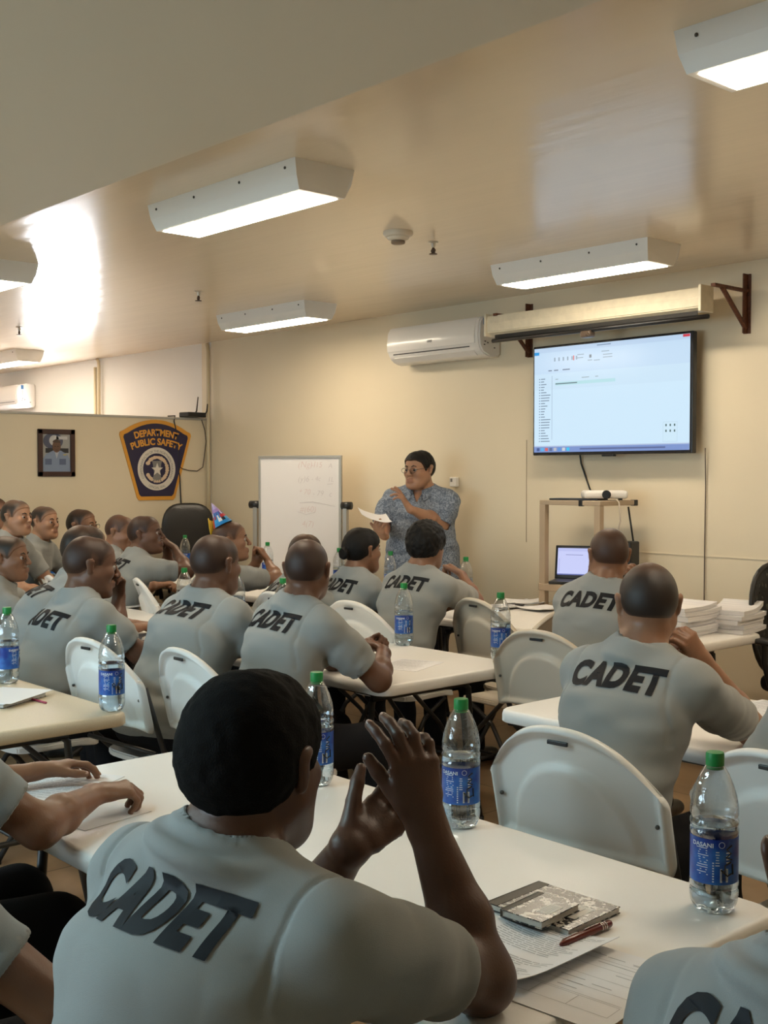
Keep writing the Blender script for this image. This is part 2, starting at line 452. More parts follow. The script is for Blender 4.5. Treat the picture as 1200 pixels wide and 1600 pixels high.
# wall behind the camera with its window
m_ = MB(); RX0, RX1, RZ0, RZ1 = -6.0, -2.4, 0.9, 2.2
m_.box((X0, Y0 - .12, 0), (RX0, Y0, SOFF_Z)); m_.box((RX1, Y0 - .12, 0), (X1, Y0, SOFF_Z)); m_.box((RX0, Y0 - .12, 0), (RX1, Y0, RZ0)); m_.box((RX0, Y0 - .12, RZ1), (RX1, Y0, SOFF_Z))
struct(m_.build('wall_front', M_WALL))
wn = MB()
for i in range(5):
    x = RX0 + i * (RX1 - RX0) / 4
    wn.box((x - .03, Y0 - .08, RZ0), (x + .03, Y0 + .01, RZ1), 0.004)
wn.box((RX0, Y0 - .08, RZ0), (RX1, Y0 + .01, RZ0 + .05), 0.004); wn.box((RX0, Y0 - .08, RZ1 - .05), (RX1, Y0 + .01, RZ1), 0.004)
struct(wn.build('window_2', MATS['white_window_frame']))
# half-height partition
PZ = 2.085
struct(MB().box((PX - .10, Y0, 0), (PX, WY, PZ - .02)).build('wall_partition', M_WALL))
struct(MB().box((PX - .115, Y0, PZ - .02), (PX + .015, WY, PZ), 0.004).build('trim_1', mat('partition_cap_paint', (0.5, 0.47, 0.42), 0.5)))
# wall seams and a slim chase on the back wall
M_SEAM = mat('dark_seam', (0.30, 0.22, 0.13), 0.7)
struct(MB().box((-5.292, WY - .003, 1.1), (-5.289, WY + .001, 1.80)).build('trim_2', M_SEAM))
# faint horizontal plywood joint low on the right of the wall
struct(MB().box((-4.6, WY - .004, 1.075), (X1, WY + .001, 1.083)).build('trim_3', M_WALL))
struct(MB().box((-9.3, WY - .012, 0.0), (-9.19, WY + .0, HC), 0.003).build('trim_4', M_WALL))

# pipes
M_PIPE = mat('painted_pipe', (0.66, 0.55, 0.36), 0.4)
def pipe(pts, r, label, m=M_PIPE):
    o = MB().tube(pts, r, 12).build('conduit_pipe', m, None, True); tag(o, label, 'pipe'); return o
xp = ony(325, 600, WY - .04).x
pipe([(xp - .05, WY - .02, HC - .02), (xp - .02, WY - .035, HC - .045), (xp, WY - .04, HC - .09), (xp, WY - .04, PZ + .3), (xp, WY - .04, 0.0)], 0.016, 'long cream pipe running down the corner beside the partition and party hat')
for (px_, lab) in ((149, 'left one of two upright pipes on the pale wall above the partition'), (154.5, 'right one of two upright pipes on the pale wall, bent at its top')):
    x = ony(px_, 600, WY - .04).x
    top = [(x, WY - .04, HC - .09)] if px_ < 150 else [(x - .05, WY - .03, HC - .01), (x - .015, WY - .035, HC - .03), (x, WY - .04, HC - .08)]
    pipe(top + [(x, WY - .04, 0.3)], 0.017, lab)

# ============================================================ CEILING FIXTURES
M_FIX = mat('white_fixture_enamel', (0.80, 0.77, 0.72), 0.42)
M_LENS = mat('lit_diffuser', (0.9, 0.85, 0.75), 0.4, emit=(1.0, 0.85, 0.64), es=LIGHT_STRENGTH)
M_DARK = mat('dark_screw', (0.06, 0.05, 0.04), 0.5)
def fixture_proto():
    L, Wd, Hh = 1.10, 0.30, 0.115
    t = thing('ceiling_light', 'x', 'ceiling light', group='surface mounted fluorescent lights')
    body = MB()
    # trapezoid section: wide against the ceiling, narrower below
    prof = [(-Wd / 2, 0), (-Wd / 2 + .012, -Hh * .55), (-Wd / 2 + .035, -Hh), (Wd / 2 - .035, -Hh), (Wd / 2 - .012, -Hh * .55), (Wd / 2, 0)]
    body.prism([(-L / 2, y, z) for y, z in prof], (L, 0, 0))
    for v in body.bm.verts:      # end caps lean in as well
        if v.co.z < -Hh * .9: v.co.x *= 0.965
        elif v.co.z < -.01: v.co.x *= 0.988
    body.build('housing', M_FIX, t)
    MB().box((-L / 2 + .045, -Wd / 2 + .052, -Hh - .004), (L / 2 - .045, Wd / 2 - .052, -Hh + .004), 0.003).build('diffuser', M_LENS, t)
    sc = MB()
    for x in (-.48, -.17, .17, .48):
        sc.ell((x, -Wd / 2 + .003, -.028), (.006, .004, .006), 8)
    sc.build('screws', M_DARK, t)
    return t
def copy_tree(o, parent=None):
    c = o.copy(); COL.objects.link(c)
    if parent is not None: c.parent = parent
    for ch in [q for q in bpy.data.objects if q.parent == o]: copy_tree(ch, c)
    return c
fx = fixture_proto()
lights = [(-4.15, 2.92, HC, 'large lit ceiling light left of centre, nearer the camera than the smoke detector'),
          (-4.145, 5.20, HC, 'lit ceiling light in front of the projector screen, above the television'),
          (-1.34, 2.92, HC, 'lit ceiling light cut off by the top right corner'),
          (-7.04, 5.22, HC, 'small lit ceiling light left of the air conditioner'),
          (-6.97, 2.91, HC, 'lit ceiling light at the left edge beside the window reflection'),
          (-11.46, 5.10, HC, 'lowest lit ceiling light at the left edge, above the far air conditioner'),
          (-1.34, 5.20, HC, 'ceiling light over the right end of the back wall')]
first = True
for x, y, z, lab in lights:
    o = fx if first else copy_tree(fx); first = False
    o.location = (x, y, z); o['label'] = lab

# two unseen fixtures added on the lowered ceiling to brighten and cool the front rows
M_LENSC = mat('lit_diffuser_cool', (0.9, 0.9, 0.9), 0.4, emit=(0.58, 0.90, 1.0), es=LIGHT_STRENGTH * 2.0)
for x, y, lab in ((-2.9, -0.15, 'added unseen cool white ceiling light on the lowered ceiling above the front row'), (-5.9, -0.15, 'added unseen cool white ceiling light on the lowered ceiling at the left')):
    o = copy_tree(fx); o.location = (x, y, SOFF_Z); o['label'] = lab
    for c in [q for q in bpy.data.objects if q.parent == o and q.name.startswith('diffuser')]:
        c.data = c.data.copy(); c.data.materials[0] = M_LENSC
# smoke detector, sprinklers
p = onz(622, 362, HC)
t = thing('smoke_detector', 'round cream smoke detector on the ceiling between the two nearest lights', 'smoke detector', (p.x, p.y, HC))
M_DET = mat('detector_plastic', (0.66, 0.57, 0.44), 0.45)
MB().lathe([(0.0, 0), (.074, 0), (.076, -.012), (.068, -.026), (.056, -.03), (.054, -.036), (.046, -.044), (.036, -.046)], 40).build('housing', M_DET, t, angle=40)
MB().lathe([(.0, -.046), (.034, -.046), (.036, -.058), (.030, -.062), (0.0, -.062)], 32).build('sensor_cap', mat('detector_dark', (0.25, 0.18, 0.12), 0.5), t, angle=40)
def sprinkler(px_, py_, lab):
    p = onz(px_, py_, HC)
    t = thing('fire_sprinkler', lab, 'sprinkler', (p.x, p.y, HC), group='ceiling sprinklers')
    MB().lathe([(0, 0), (.028, 0), (.026, -.005), (.012, -.008), (0.011, -.03), (0, -.03)], 20).build('escutcheon', mat('sprinkler_chrome', (0.55, 0.5, 0.42), 0.3, 0.8), t, angle=40)
    a = MB(); a.tube([(0, 0, -.028), (0.014, 0, -.045), (0.004, 0, -.066)], .004, 8); a.tube([(0, 0, -.028), (-0.014, 0, -.045), (-0.004, 0, -.066)], .004, 8); a.tube([(0, 0, -.03), (0, 0, -.06)], .006, 8)
    a.build('frame_arms', mat('sprinkler_bronze', (0.10, 0.06, 0.04), 0.4, 0.5), t, True)
    d = MB(); d.lathe([(0, -.064), (.021, -.062), (.022, -.066), (0, -.068)], 20); d.build('deflector', MATS['sprinkler_bronze'], t)
sprinkler(677, 378, 'dark sprinkler head on the ceiling right of the smoke detector')
sprinkler(310, 455, 'dark sprinkler head on the ceiling left of the smallest light')
sprinkler(30, 511, 'dark sprinkler head at the left edge beside the bright window reflection')

# ============================================================ WALL THINGS
M_AC = mat('white_ac_plastic', (0.80, 0.77, 0.73), 0.22, coat=0.3)
M_BLACK = mat('black_plastic', (0.012, 0.012, 0.013), 0.35)
M_STICK = mat('blue_sticker', (0.05, 0.16, 0.35), 0.5)
def air_conditioner(x0, x1, zt, zb, lab):
    L = x1 - x0; Hh = zt - zb; D = 0.225
    t = thing('air_conditioner', lab, 'air conditioner', ((x0 + x1) / 2, WY, zb))
    # side profile (y out of wall negative, z)
    prof = [(0, 0.012), (0, Hh), (-D * .55, Hh), (-D * .86, Hh - .012), (-D * .97, Hh * .82), (-D, Hh * .5), (-D * .97, Hh * .28), (-D * .80, Hh * .10), (-D * .45, 0)]
    m = MB(); m.prism([(-L / 2, y, z) for y, z in prof], (L, 0, 0))
    bmesh.ops.bevel(m.bm, geom=[e for e in m.bm.edges if abs(e.verts[0].co.x) > L / 2 - .001 and abs(e.verts[1].co.x) > L / 2 - .001], offset=.012, segments=3, affect='EDGES')
    m.build('housing', M_AC, t, angle=35)
    # front panel slightly proud
    q = MB(); pp = [(-D * .88, Hh - .016), (-D * .985, Hh * .82), (-D - .008, Hh * .5), (-D - .002, Hh * .33)]
    q.prism([(-L / 2 + .012, y, z) for y, z in pp] + [(-L / 2 + .012, y + .01, z) for y, z in pp[::-1]], (L - .05, 0, 0))
    q.build('front_panel', M_AC, t, angle=35)
    # outlet slot with louver
    s = MB(); s.prism([(-L / 2 + .06, y, z) for y, z in ((-D * .955, Hh * .265), (-D * .80, Hh * .115), (-D * .775, Hh * .14), (-D * .93, Hh * .285))], (L - .16, 0, 0)); s.build('air_outlet', M_BLACK, t)
    s = MB(); s.prism([(-L / 2 + .06, y, z) for y, z in ((-D * .90, Hh * .16), (-D * .74, Hh * .05), (-D * .72, Hh * .065), (-D * .88, Hh * .185))], (L - .13, 0, 0)); s.build('louver', M_AC, t)
    s = MB(); s.box((L / 2, -D * .80, Hh - .065), (L / 2 + .0015, -D * .66, Hh - .02)); s.build('sticker', M_STICK, t)
    s = MB(); s.box((L / 2, -D * .78, Hh - .14), (L / 2 + .0015, -D * .67, Hh - .075)); s.build('rating_label', mat('grey_label', (0.5, 0.5, 0.5), 0.6), t)
    s = MB()
    for yy, zz in ((-.72, .36), (-.6, .33), (-.75, .28), (-.3, .22)): s.box((L / 2, -D * yy * -1 - .006, Hh * zz), (L / 2 + .0015, D * yy + .008, Hh * zz + .008))
    s.build('marks', M_DARK, t)
    return t, L, Hh, D
t, L, Hh, D = air_conditioner(ony(608, 512, WY - .2).x, ony(752, 500, WY - .2).x, 2.66, 2.375, 'white split air conditioner on the cream wall left of the projector screen housing')
bm_ = text_mesh('GREE', 0.022, 0.0006, align='LEFT'); o = bm_obj(bm_, 'brand_lettering', mat('grey_print', (0.12, 0.12, 0.13), 0.5), t)
o.location = (-.03, -D - .0105, Hh * .47); o.rotation_euler = (math.radians(88), 0, 0)
xr = ony(30, 600, WY - .2).x
air_conditioner(xr - .85, xr, 2.61, 2.33, 'white air conditioner at the left edge on the pale wall above the partition')

# television
xl, xr_ = -5.13, -3.90; zb, zt = 1.69, 2.41; TD = 0.10
t = thing('television', 'wall mounted flat television showing a pale file browser window', 'television', ((xl + xr_) / 2, WY - .022, zb))
Wt = xr_ - xl; Ht = zt - zb
MB().box((-Wt / 2, -TD, 0), (Wt / 2, -TD + .045, Ht), 0.006).build('casing', mat('tv_gloss_black', (0.012, 0.012, 0.016), 0.2), t)
MB().box((-.2, -TD + .045, Ht / 2 - .15), (.2, 0, Ht / 2 + .15), .004).build('wall_bracket', M_BLACK, t)
MB().box((-.045, -TD - .003, -.012), (.045, -TD + .03, .004), 0.003).build('logo_bar', M_BLACK, t)
# screen content: one mesh of coloured rectangles on the glass
class Paint:
    def __init__(s): s.v = []; s.f = []; s.c = []
    def rect(s, x0, z0, x1, z1, col, y=0.0):
        i = len(s.v); s.v += [(x0, y, z0), (x1, y, z0), (x1, y, z1), (x0, y, z1)]; s.f.append((i, i + 1, i + 2, i + 3)); s.c.append(col)
    def poly(s, pts, col):
        i = len(s.v); s.v += pts; s.f.append(tuple(range(i, i + len(pts)))); s.c.append(col)
    def build(s, name, m, parent):
        me = bpy.data.meshes.new(name); me.from_pydata(s.v, [], s.f); me.update()
        a = me.color_attributes.new('paint', 'FLOAT_COLOR', 'CORNER')
        k = 0
        for pi, f in enumerate(s.f):
            for _ in f: a.data[k].color = (*s.c[pi], 1); k += 1
        return link(name, me, m, parent)
def screen_ui(w, h, y, full=True):
    P = Paint(); e = 0.0004
    P.rect(0, 0, w, h, (0.62, 0.82, 0.98), y)
    P.rect(0, h * .955, w, h, (0.50, 0.66, 0.86), y - e)
    P.rect(0, h * .75, w, h * .955, (0.56, 0.74, 0.93), y - e)
    P.rect(0, h * .60, w, h * .75, (0.60, 0.79, 0.95), y - e)
    P.rect(0, h * .935, w * .035, h * .965, (0.02, 0.32, 0.75), y - 2 * e)
    P.rect(w * .958, h * .975, w * .998, h * .998, (0.62, 0.05, 0.08), y - 2 * e)
    for i, c in enumerate(((.3, .4, .5),) * 6): P.rect(w * (.14 + .03 * i), h * .865, w * (.15 + .03 * i), h * .90, c, y - 2 * e)
    P.rect(w * .272, h * .86, w * .279, h * .905, (.7, .1, .1), y - 2 * e)
    P.rect(w * .38, h * .87, w * .395, h * .90, (.2, .25, .3), y - 2 * e)
    for x0, x1, z in ((.30, .345, .905), (.30, .34, .875), (.46, .51, .915), (.47, .53, .885), (.47, .53, .86), (.37, .40, .845), (.41, .45, .84)):
        P.rect(w * x0, h * z, w * x1, h * (z + .008), (.32, .42, .5), y - 2 * e)
    P.rect(w * .43, h * .975, w * .52, h * .985, (.2, .3, .45), y - 2 * e)
    for x0, x1 in ((.10, .125), (.14, .17), (.20, .25)): P.rect(w * x0, h * .775, w * x1, h * .785, (.15, .2, .3), y - 2 * e)
    rr = random.Random(4)
    for i in range(24):
        z = h * (.70 - i * .026); P.rect(w * .035, z, w * .042, z + h * .008, (.10, .16, .25), y - 2 * e)
        P.rect(w * .048, z, w * (.065 + rr.random() * .055), z + h * .008, (.16, .22, .3), y - 2 * e)
    P.rect(w * .125, h * .12, w * .128, h * .73, (.35, .45, .6), y - 2 * e)
    P.rect(w * .15, h * .635, w * .55, h * .665, (.47, .76, .82), y - 2 * e)
    P.rect(w * .15, h * .645, w * .30, h * .655, (.12, .18, .22), y - 3 * e)
    for x0, x1 in ((.15, .17), (.33, .38), (.42, .44)): P.rect(w * x0, h * .69, w * x1, h * .698, (.35, .45, .5), y - 2 * e)
    P.rect(0, 0, w, h * .052, (0.20, 0.30, 0.62), y - 2 * e); P.rect(0, h * .052, w, h * .062, (0.45, 0.55, 0.75), y - 2 * e)
    for i, c in enumerate(((.05, .1, .3), (.1, .45, .8), (.7, .12, .12), (.1, .15, .3), (.5, .5, .55), (.1, .3, .7), (.6, .65, .7), (.03, .55, .9))):
        P.rect(w * (.02 + .03 * i), h * .012, w * (.04 + .03 * i), h * .042, c, y - 3 * e)
    P.rect(w * .32, h * .02, w * .86, h * .035, (.10, .14, .32), y - 3 * e)
    if full:
        P.rect(w * .845, h * .075, w * .93, h * .25, (0.50, 0.66, 0.78), y - 2 * e); P.rect(w * .847, h * .078, w * .928, h * .247, (0.62, 0.82, 0.96), y - 3 * e)
        for i in range(3):
            for j in range(2): P.rect(w * (.86 + .025 * i), h * (.16 + .05 * j), w * (.868 + .025 * i), h * (.18 + .05 * j), (.06, .12, .12), y - 4 * e)
    return P
M_SCR = mat_vcol('lit_screen', 0.15, emission=0.36)
s_ = screen_ui(Wt - .03, Ht - .035, 0).build('screen', M_SCR, t); s_.location = (-Wt / 2 + .012, -TD - .0012, .02)

# projector screen housing on two brackets
M_RUST = mat('rusty_bracket', (0.13, 0.045, 0.02), 0.6, 0.2, bump=0.2, scale=60, var=0.3)
sx0 = ony(768, 515, WY - .30).x; sx1 = ony(1103, 470, WY - .30).x
t = thing('projector_screen', 'rolled up projector screen in a long battered cream housing above the television', 'projector screen', ((sx0 + sx1) / 2, WY - .30, 2.51))
Ls = sx1 - sx0; M_SCRH = mat('worn_cream_metal', (0.74, 0.66, 0.50), 0.35, bump=0.15, scale=25, var=0.06)
h_ = MB(); prof = [(-.055, -.005), (-.06, .05), (-.052, .105), (.05, .11), (.055, .05), (.05, -.02), (.0, -.03)]
h_.prism([(-Ls / 2, y, z) for y, z in prof], (Ls, 0, 0)); bmesh.ops.bevel(h_.bm, geom=h_.bm.edges[:], offset=.006, segments=2, affect='EDGES'); h_.build('housing', M_SCRH, t)
for sx in (-1, 1): h_ = MB().box((sx * Ls / 2 - .006, -.07, -.03), (sx * Ls / 2 + .012, .06, .12), 0.004); h_.build('end_cap', M_SCRH, t)
h_ = MB(); h_.tube([(-Ls / 2 + .03, -.02, -.058), (Ls / 2 + .03, -.02, -.058)], .014, 12); h_.build('weight_bar', M_BLACK, t, True)
h_ = MB(); h_.box((-Ls / 2 + .05, -.021, -.05), (Ls / 2 - .04, -.018, -.01)); h_.build('screen_cloth', mat('black_cloth', (0.02, 0.018, 0.016), 0.7), t)
h_ = MB(); h_.box((-.04, -.05, -.105), (.04, .01, -.062), .012); h_.tube([(0.02, -.05, -.085), (.05, -.06, -.095)], .008, 8); h_.build('pull_handle', mat('smoky_handle', (0.10, 0.07, 0.05), 0.3), t)
def bracket(px_, lab, top, bot, arm):
    x = ony(px_, 500, WY - .02).x
    t = thing('shelf_bracket', lab, 'bracket', (x, WY, 0), group='rusty brackets of the projector screen')
    MB().box((-.022, -.008, bot), (.022, 0, top)).build('wall_plate', M_RUST, t)
    MB().box((-.004, -.05, bot), (.004, -.008, top)).build('flange', M_RUST, t)
    MB().box((-.014, -.36, arm - .014), (.014, 0, arm + .002)).build('arm', M_RUST, t)
    m = MB(); m.tube([(0, -.27, arm - .01), (0, -.02, bot + .03)], .014, 6); m.build('brace', M_RUST, t)
bracket(1165, 'rusty triangular bracket right of the projector screen housing', 2.715, 2.375, 2.625)
bracket(826, 'rusty triangular bracket behind the projector screen housing near the air conditioner', 2.72, 2.36, 2.625)

# thermostat
p = ony(712, 753, WY)
t = thing('thermostat', 'small white thermostat on the wall right of the presenter', 'thermostat', (p.x, WY, p.z))
MB().box((-.03, -.035, -.035), (.035, 0, .035), .006).build('case', mat('white_plastic', (0.8, 0.78, 0.74), 0.4), t)
MB().box((-.018, -.0365, .0), (.0, -.034, .025)).build('display', mat('grey_display', (0.2, 0.19, 0.19), 0.4), t)

# wires
def wire(pts, r, lab, m=M_BLACK):
    o = MB().tube(pts, r, 8).build('cable', m, None, True); tag(o, lab, 'cable'); return o
W_ = lambda x, y, o=.012: tuple(ony(x, y, WY - o))
wire([W_(905, 700, .05), W_(908, 724), W_(915, 745), W_(922, 765), W_(926, 775, .25)], .006, 'black cable hanging from the television to the projector on the cart')
wire([W_(1102, 700, .03), W_(1102.5, 760), W_(1101, 850), W_(1100, 950), tuple(Vector(W_(1100, 950)) + Vector((0, 0, -.75)))], .0032, 'thin brown cable running straight down the wall from the right of the television', mat('brown_wire', (0.07, 0.04, 0.025), 0.6))
Q_ = lambda x, y, o=.012: tuple(onx(x, y, PX + o))
wire([(PX - .05, 5.66, PZ + .01), (PX + .01, 5.70, PZ + .012), Q_(272, 658), Q_(275, 672), Q_(278, 700), Q_(279, 735), Q_(281, 745), Q_(283, 790), Q_(283, 840)], .006, 'dark cable crossing the department emblem down to the black office chair')
wire([Q_(315, 656, .03), Q_(320, 672), Q_(322, 690), Q_(319, 715), Q_(317, 730), Q_(308, 736), Q_(295, 735), Q_(284, 732), Q_(281, 729)], .004, 'thin brown cable looping from the router to the emblem edge', MATS['brown_wire'])

# router on top of the partition
p = onx(303, 652, PX)
t = thing('wifi_router', 'black router with two upright antennas on the partition end', 'router', (PX + .03, 5.88, PZ))
MB().box((-.07, -.11, .002), (.07, .10, .048), .008, M=Matrix.Rotation(.12, 4, 'Z')).build('case', M_BLACK, t)
for yy, ln in ((-.02, .19), (.09, .18)):
    MB().tube([(0.05, yy, .02), (.06, yy + .02, .06), (.03, yy + .055, ln)], [.007, .007, .005], 8).build('antenna', M_BLACK, t, True)

# department emblem
MG = mat('emblem_gold', (0.72, 0.33, 0.04), 0.5); MN = mat('emblem_navy', (0.018, 0.014, 0.055), 0.45); MWT = mat('emblem_white', (0.72, 0.66, 0.58), 0.5); MGY = mat('emblem_grey', (0.22, 0.21, 0.2), 0.5)
t = thing('wall_emblem', 'navy and gold shield emblem of the department of public safety on the partition', 'emblem', (PX, 5.50, 1.70), math.radians(90))
# local frame: x along wall (+Y world), -y out of wall... built facing local -Y after rotation +90 => world +X
def shield(s):
    pts = []
    tw, bw, ht = .375 * s, .195 * s, .37
    cx = [(-bw + .02, -ht * s), (bw - .02, -ht * s), (bw, -(ht - .02) * s)]
    pts += cx
    pts += [(tw - .008, .215 * s), (tw - .015, .24 * s)]
    for i in range(13):
        a = 1 - 2 * i / 12; x = a * (tw - .05); pts.append((x, .255 * s + (.355 * s - .255 * s) * (1 - a * a) + .0))
    pts += [(-tw + .015, .24 * s), (-tw + .008, .215 * s), (-bw, -(ht - .02) * s)]
    return pts
MB().prism([(x, 0, z) for x, z in shield(1.0)], (0, -.012, 0)).build('gold_border', MG, t)
MB().prism([(x, -.012, z) for x, z in shield(.905)], (0, -.004, 0)).build('navy_field', MN, t)
def arc_text(s, R, cz, size, m, parent, name, y, arc=True, flip=False, xs=1.0, off=0.0, span=None):
    """letters along an arc of radius R about (0, cz)"""
    bm = text_mesh(s, size, off, xs)
    for v in bm.verts:
        if not flip:
            a = v.co.x / R; r = R + v.co.y; v.co = Vector((r * math.sin(a), y, cz + r * math.cos(a)))
        else:
            a = v.co.x / R; r = R - v.co.y; v.co = Vector((r * math.sin(a), y, cz - r * math.cos(a)))
    return bm_obj(bm, name, m, parent)
arc_text('DEPARTMENT', .762, -.55, .082, MG, t, 'lettering', -.0175, off=.003, xs=.86)
arc_text('PUBLIC SAFETY', .680, -.55, .082, MG, t, 'lettering', -.0175, off=.003, xs=.92)
def disc(r0, r1, y, m, name, cz=-.088, n=64):
    q = MB(); q.lathe([(r0, 0), (r1, 0), (r1, .003), (r0, .003)], n, cap=False) if r0 > 0 else q.lathe([(0, 0), (r1, 0), (r1, .003), (0, .003)], n)
    for v in q.bm.verts: v.co = Vector((v.co.x, y - v.co.z, cz + v.co.y))
    return q.build(name, m, t)
disc(0, .194, -.016, MWT, 'seal_ring'); disc(0, .140, -.0185, MN, 'seal_field')
arc_text('COMMONWEALTH OF THE NORTHERN MARIANAS', .150, -.088, .032, MGY, t, 'lettering', -.0205, xs=.86)
arc_text('OFFICIAL SEAL', .180, -.088, .032, MGY, t, 'lettering', -.0205, flip=True, xs=.9)
q = MB(); rr = random.Random(2)
for i in range(26):
    a = math.radians(-60 + i * 300 / 25) ; R = .106
    q.ell((R * math.sin(a + math.pi * 0) * 1, -.0225, -.09 + R * math.cos(a) * 1), (.016 + .008 * rr.random(), .003, .012 + .006 * rr.random()), 8)
q.build('wreath', mat('emblem_wreath', (0.70, 0.52, 0.36), 0.5), t)
q = MB(); q.prism([(x * .86, -.022, z * .86 - .088) for x, z in ((-.06, -.13), (.06, -.13), (.035, -.05), (.05, .05), (.06, .085), (-.06, .085), (-.05, .05), (-.035, -.05))], (0, -.003, 0)); q.build('latte_stone', MGY, t)
q = MB(); q.prism([(math.sin(math.radians(i * 36)) * (.062 if i % 2 == 0 else .025), -.0255, -.095 + math.cos(math.radians(i * 36)) * (.062 if i % 2 == 0 else .025)) for i in range(10)], (0, -.003, 0)); q.build('star', MWT, t)

# framed portrait
t = thing('picture_frame', 'dark wooden frame with a portrait of a uniformed person on the partition', 'picture', (PX, 4.535, 1.745), math.radians(90))
MF = mat('dark_wood_frame', (0.045, 0.014, 0.010), 0.4, bump=0.1, scale=30)
q = MB(); w2, h2, b2 = .168, .20, .042
q.box((-w2, -.02, -h2), (w2, 0, -h2 + b2), .004); q.box((-w2, -.02, h2 - b2), (w2, 0, h2), .004); q.box((-w2, -.02, -h2), (-w2 + b2, 0, h2), .004); q.box((w2 - b2, -.02, -h2), (w2, 0, h2), .004)
q.build('frame', MF, t)
P = Paint(); Y = -.010
def el(cx, cz, rx, rz, col, y, a0=0, a1=360, n=24): P.poly([(cx + rx * math.cos(math.radians(a0 + (a1 - a0) * i / n)), y, cz + rz * math.sin(math.radians(a0 + (a1 - a0) * i / n))) for i in range(n)], col)
P.rect(-.126, -.158, .126, .158, (.34, .34, .33), -.008)
el(-.03, .10, .09, .07, (.07, .08, .13), -.009); el(-.02, .105, .045, .045, (.5, .5, .5), -.0095); P.rect(.0, .115, .10, .14, (.55, .55, .56), -.0095)
P.rect(-.10, -.0, .11, .04, (.015, .015, .02), -.0096)
P.poly([(-.126, -.0105, -.158), (-.122, -.0105, -.05), (-.095, -.0105, -.01), (-.03, -.0105, .02), (.04, -.0105, .02), (.10, -.0105, -.015), (.122, -.0105, -.06), (.126, -.0105, -.158)][::-1], (.22, .28, .40))
for x in (-.075, .055): P.rect(x - .03, -.10, x + .03, -.05, (.10, .13, .22), -.011)
P.poly([(-.02, -.0115, .02), (.0, -.0115, -.05), (.025, -.0115, .02)], (.42, .44, .5)); P.rect(.06, -.02, .09, -.01, (.5, .4, .1), -.0115)
el(0, .055, .038, .052, (.13, .065, .04), -.012); el(0, .085, .037, .03, (.06, .035, .025), -.0125, 0, 180)
P.rect(-.02, .052, -.006, .057, (.02, .012, .01), -.013); P.rect(.006, .052, .02, .057, (.02, .012, .01), -.013); P.rect(-.013, .022, .013, .027, (.05, .02, .02), -.013)
P.build('photograph', mat_vcol('printed_photo', 0.35), t)

# whiteboard on a rolling stand
wl = at(408, 790, 9.3); wr = at(531, 790, 9.0)
dx = Vector((wr.x - wl.x, wr.y - wl.y, 0)); Lw = dx.length; ang = math.atan2(dx.y, dx.x)
t = thing('whiteboard', 'white dry erase board with faded red writing on a rolling stand', 'whiteboard', ((wl.x + wr.x) / 2, (wl.y + wr.y) / 2, 0), ang)
ztop = at(530, 715, 9.0).z; zbot = ztop - 0.98
MAL = mat('brushed_aluminium', (0.50, 0.47, 0.42), 0.35, 0.7)
MB().box((-Lw / 2, -.008, zbot), (Lw / 2, .008, ztop)).build('board_surface', mat('whiteboard_white', (0.80, 0.76, 0.74), 0.25), t)
q = MB(); e = .018
q.box((-Lw / 2 - e, -.014, ztop - .004), (Lw / 2 + e, .014, ztop + e), .003); q.box((-Lw / 2 - e, -.014, zbot - e), (Lw / 2 + e, .014, zbot + .004), .003)
q.box((-Lw / 2 - e, -.014, zbot), (-Lw / 2 + .003, .014, ztop), .003); q.box((Lw / 2 - .003, -.014, zbot), (Lw / 2 + e, .014, ztop), .003)
q.build('frame', MAL, t)
zm = at(400, 787, 9.2).z
for s in (-1, 1):
    MB().box((s * (Lw / 2 + .05) - .018, -.02, .08), (s * (Lw / 2 + .05) + .018, .02, zm), .004).build('post', MAL, t)
    q = MB(); q.tube([(s * (Lw / 2 + .02), -.0, zm - .01), (s * (Lw / 2 + .10), 0, zm - .01)], .03, 16); q.build('pivot_knob', M_BLACK, t, True)
    q = MB(); q.box((s * (Lw / 2 + .05) - .02, -.28, .05), (s * (Lw / 2 + .05) + .02, .28, .08), .004); q.build('foot', MAL, t)
    for yy in (-.25, .25):
        q = MB(); q.tube([(s * (Lw / 2 + .05) - .012, yy, .026), (s * (Lw / 2 + .05) + .012, yy, .026)], .026, 16); q.build('caster', M_BLACK, t, True)
MB().box((-Lw / 2, -.07, zbot - .04), (Lw / 2, 0, zbot - .018), .004).build('pen_tray', MAL, t)
# handwriting strokes
def strokes(lst, r, m, parent, name, y):
    q = MB()
    for st in lst: q.tube([(x, y, z) for x, z in st], r, 5)
    q.build(name, m, parent)
MRED = mat('faded_red_marker', (0.66, 0.50, 0.48), 0.5); MGR = mat('faded_grey_marker', (0.56, 0.50, 0.50), 0.5)
def glyph_text(s, x, z, size, m, parent, y, name='writing', shear=0.2, xs=1.0, rot=0.0):
    bm = text_mesh(s, size, -size * .018, xs, align='LEFT', shear=shear)
    ca, sa = math.cos(rot), math.sin(rot)
    for v in bm.verts: v.co = Vector((x + v.co.x * ca - v.co.y * sa, y, z + v.co.x * sa + v.co.y * ca))
    return bm_obj(bm, name, m, parent)
sc_ = Lw / 123.0
def wb(px_, py_): return ((px_ - 408) * sc_ - Lw / 2, ztop - (py_ - 716) * 0.00503)
for s, px_, py_, sz, m in (('(Ng)1', 467, 731, .07, MRED), ('- 15', 488, 731, .06, MRED), ('A', 514, 732, .055, MGR), ('(y)6', 467, 753, .065, MGR), ('- 4c', 488, 752, .055, MGR), ('1L', 513, 753, .055, MGR),
                            ('* 70', 469, 773, .06, MRED), ('- 79', 490, 775, .06, MGR), ('c', 515, 776, .06, MGR), ('#(60)', 470, 800, .065, MRED), ('4(7)', 473, 823, .065, MRED)):
    a, b_ = wb(px_, py_); glyph_text(s, a, b_, sz, m, t, -.0092)
